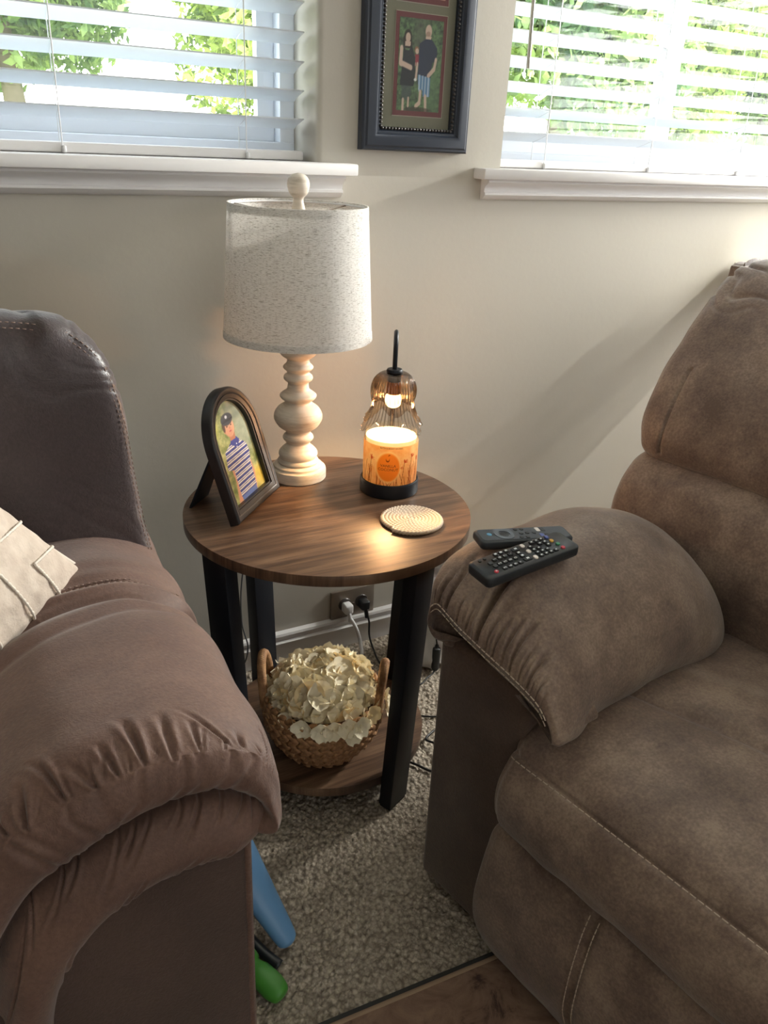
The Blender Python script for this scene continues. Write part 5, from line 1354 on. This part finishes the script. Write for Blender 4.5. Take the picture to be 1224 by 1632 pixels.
# white crumpled bag behind the recliner arm
bag = []
for k, (z, r) in enumerate(((.0, .07), (.02, .085), (.08, .09), (.15, .085), (.21, .07), (.255, .045), (.285, .03), (.31, .045), (.325, .05))):
    bag.append([(.935+r*math.cos(a)*1.0, 1.365+r*.8*math.sin(a), .003+z*.80) for a in np.linspace(0, 2*PI, 16, endpoint=False)])
bagr = thing('plastic_bag', (.955, 1.365, 0), 'crumpled white plastic bag tucked behind the recliner arm', 'bag')
loft('bag_body', bag, mat('white_film', srgb(232, 232, 234), .3), bagr, nr=70, nc=90, disp=lambda P, s, t: .012*vn(P, 28, 3)+.007*np.abs(vn(P, 60, 5))-.008)

# stand added behind the recliner to cast the fan of shadow streaks
ps = thing('shadow_stand', (1.905, 1.375, 0), 'added pale stand behind the recliner, casting the shadow streaks on the wall', 'stand')
cw = mat('cream_painted_wood', srgb(206, 202, 186), .5)
part('stand_top', bx((1.845, 1.262, .838), (1.965, 1.488, .872), .004, 2), cw, ps, auto=40)
for x, y in ((1.905, 1.285), (1.905, 1.465)): part('leg', bx((x-.007, y-.007, .003), (x+.007, y+.007, .838), .002, 1), cw, ps, auto=40)
vs2 = thing('cream_vase', (1.892, 1.375, .8725), 'cream ribbed vase standing on the added stand at the right edge of the picture', 'vase')
part('vase_body', lathe(bmesh.new(), smoothprof([(0, .002), (.022, 0), (.034, .02), (.038, .045), (.028, .075), (.018, .090), (.026, .105), (.024, .105), (.014, .09), (.0, .085)], 5), 96, 1.892, 1.375, .873, fn=lambda a, r, z: (r*(1+.035*math.cos(18*a)), z)), mat('cream_glaze', srgb(238, 226, 200), .35), vs2, smooth=True)

# toys by the sofa
t1 = thing('blue_toy_paddle', (.262, .86, .05), 'light blue tapered plastic toy leaning out from behind the left sofa', 'toy')
S = []
p0 = np.array([.318, .782, .020]); p1 = np.array([.235, .93, .22]); ax = (p1-p0); Ln = np.linalg.norm(ax); ax = ax/Ln
sx2 = np.cross(ax, (0, 0, 1)); sx2 /= np.linalg.norm(sx2); sy2 = np.cross(sx2, ax)
for f, w, h in ((0, .006, .005), (.015, .013, .011), (.06, .018, .014), (.3, .025, .018), (.6, .034, .022), (.9, .042, .026), (.98, .038, .022), (1.0, .01, .01)):
    S.append([tuple(p0+ax*Ln*f+sx2*w*math.cos(a)+sy2*h*math.sin(a)) for a in np.linspace(0, 2*PI, 20, endpoint=False)])
loft('paddle_body', S, mat('light_blue_plastic', srgb(104, 150, 196), .4), t1, nr=60, nc=48)
t2 = thing('green_toy_foot', (.262, .75, .02), 'green plastic toy with a black strap on the carpet, in front of the blue toy', 'toy')
S = []
p0 = np.array([.279, .712, .016]); p1 = np.array([.238, .80, .040]); ax = (p1-p0); Ln = np.linalg.norm(ax); ax = ax/Ln
sx2 = np.cross(ax, (0, 0, 1)); sx2 /= np.linalg.norm(sx2); sy2 = np.cross(sx2, ax)
for f, w, h in ((0, .006, .006), (.04, .014, .012), (.2, .019, .014), (.45, .0175, .014), (.6, .013, .011), (.68, .017, .014), (.95, .018, .014), (1, .008, .007)):
    S.append([tuple(p0+ax*Ln*f+sx2*w*math.cos(a)+sy2*h*math.sin(a)) for a in np.linspace(0, 2*PI, 20, endpoint=False)])
loft('toy_shell', S, mat('green_plastic', srgb(70, 140, 52), .38), t2, nr=60, nc=48)
bm = bmesh.new(); tube(bm, spl([(.294, .762, .012), (.275, .79, .024), (.250, .84, .05), (.232, .87, .08)], 6), .008, 8); part('strap', bm, MT['blackplastic'], t2, smooth=True)

# rug
def rugmat():
    m, n, b = newmat('distressed_rug'); N = n.nodes; L = n.links
    t = N.new('ShaderNodeTexCoord'); x = N.new('ShaderNodeTexNoise'); x.inputs['Scale'].default_value = 13; x.inputs['Detail'].default_value = 8; x.inputs['Roughness'].default_value = .7; x.inputs['Distortion'].default_value = 1.2
    r = N.new('ShaderNodeValToRGB'); e = r.color_ramp.elements; e[0].position = .36; e[0].color = srgb(66, 48, 42); e[1].position = .62; e[1].color = srgb(138, 112, 94); k = e.new(.46); k.color = srgb(118, 92, 76)
    L.new(t.outputs['Object'], x.inputs[0]); L.new(x.outputs[0], r.inputs[0]); L.new(r.outputs[0], b.inputs['Base Color']); b.inputs['Roughness'].default_value = .9
    y = N.new('ShaderNodeTexNoise'); y.inputs['Scale'].default_value = 500; bp = N.new('ShaderNodeBump'); bp.inputs['Strength'].default_value = .4; bp.inputs['Distance'].default_value = .001
    L.new(t.outputs['Object'], y.inputs[0]); L.new(y.outputs[0], bp.inputs['Height']); L.new(bp.outputs[0], b.inputs['Normal']); return m
rug = thing('area_rug', (.4, .1, .0), 'brown distressed patterned area rug with a tan bound edge at the bottom', 'rug')
ra = math.atan2(.637-.650, .583-.37)
RT = Matrix.Translation((.37, .650, 0)) @ Matrix.Rotation(ra, 4, 'Z')
part('rug_field', bx((-1.2, -1.6, .001), (1.3, -.006, .009), .001, 1, RT), rugmat(), rug)
part('bound_edge', bx((-1.2, -.008, .001), (1.3, .0, .0105), .003, 2, RT), mat('tan_binding', srgb(150, 126, 104), .8), rug, auto=40)
part('dark_gap_strip', bx((-1.2, -.002, .0), (1.3, .010, .0035), .001, 1, RT), mat('dark_gap_strip', srgb(66, 66, 66), .9), rug)  # dark strip laid in the gap along the bound edge
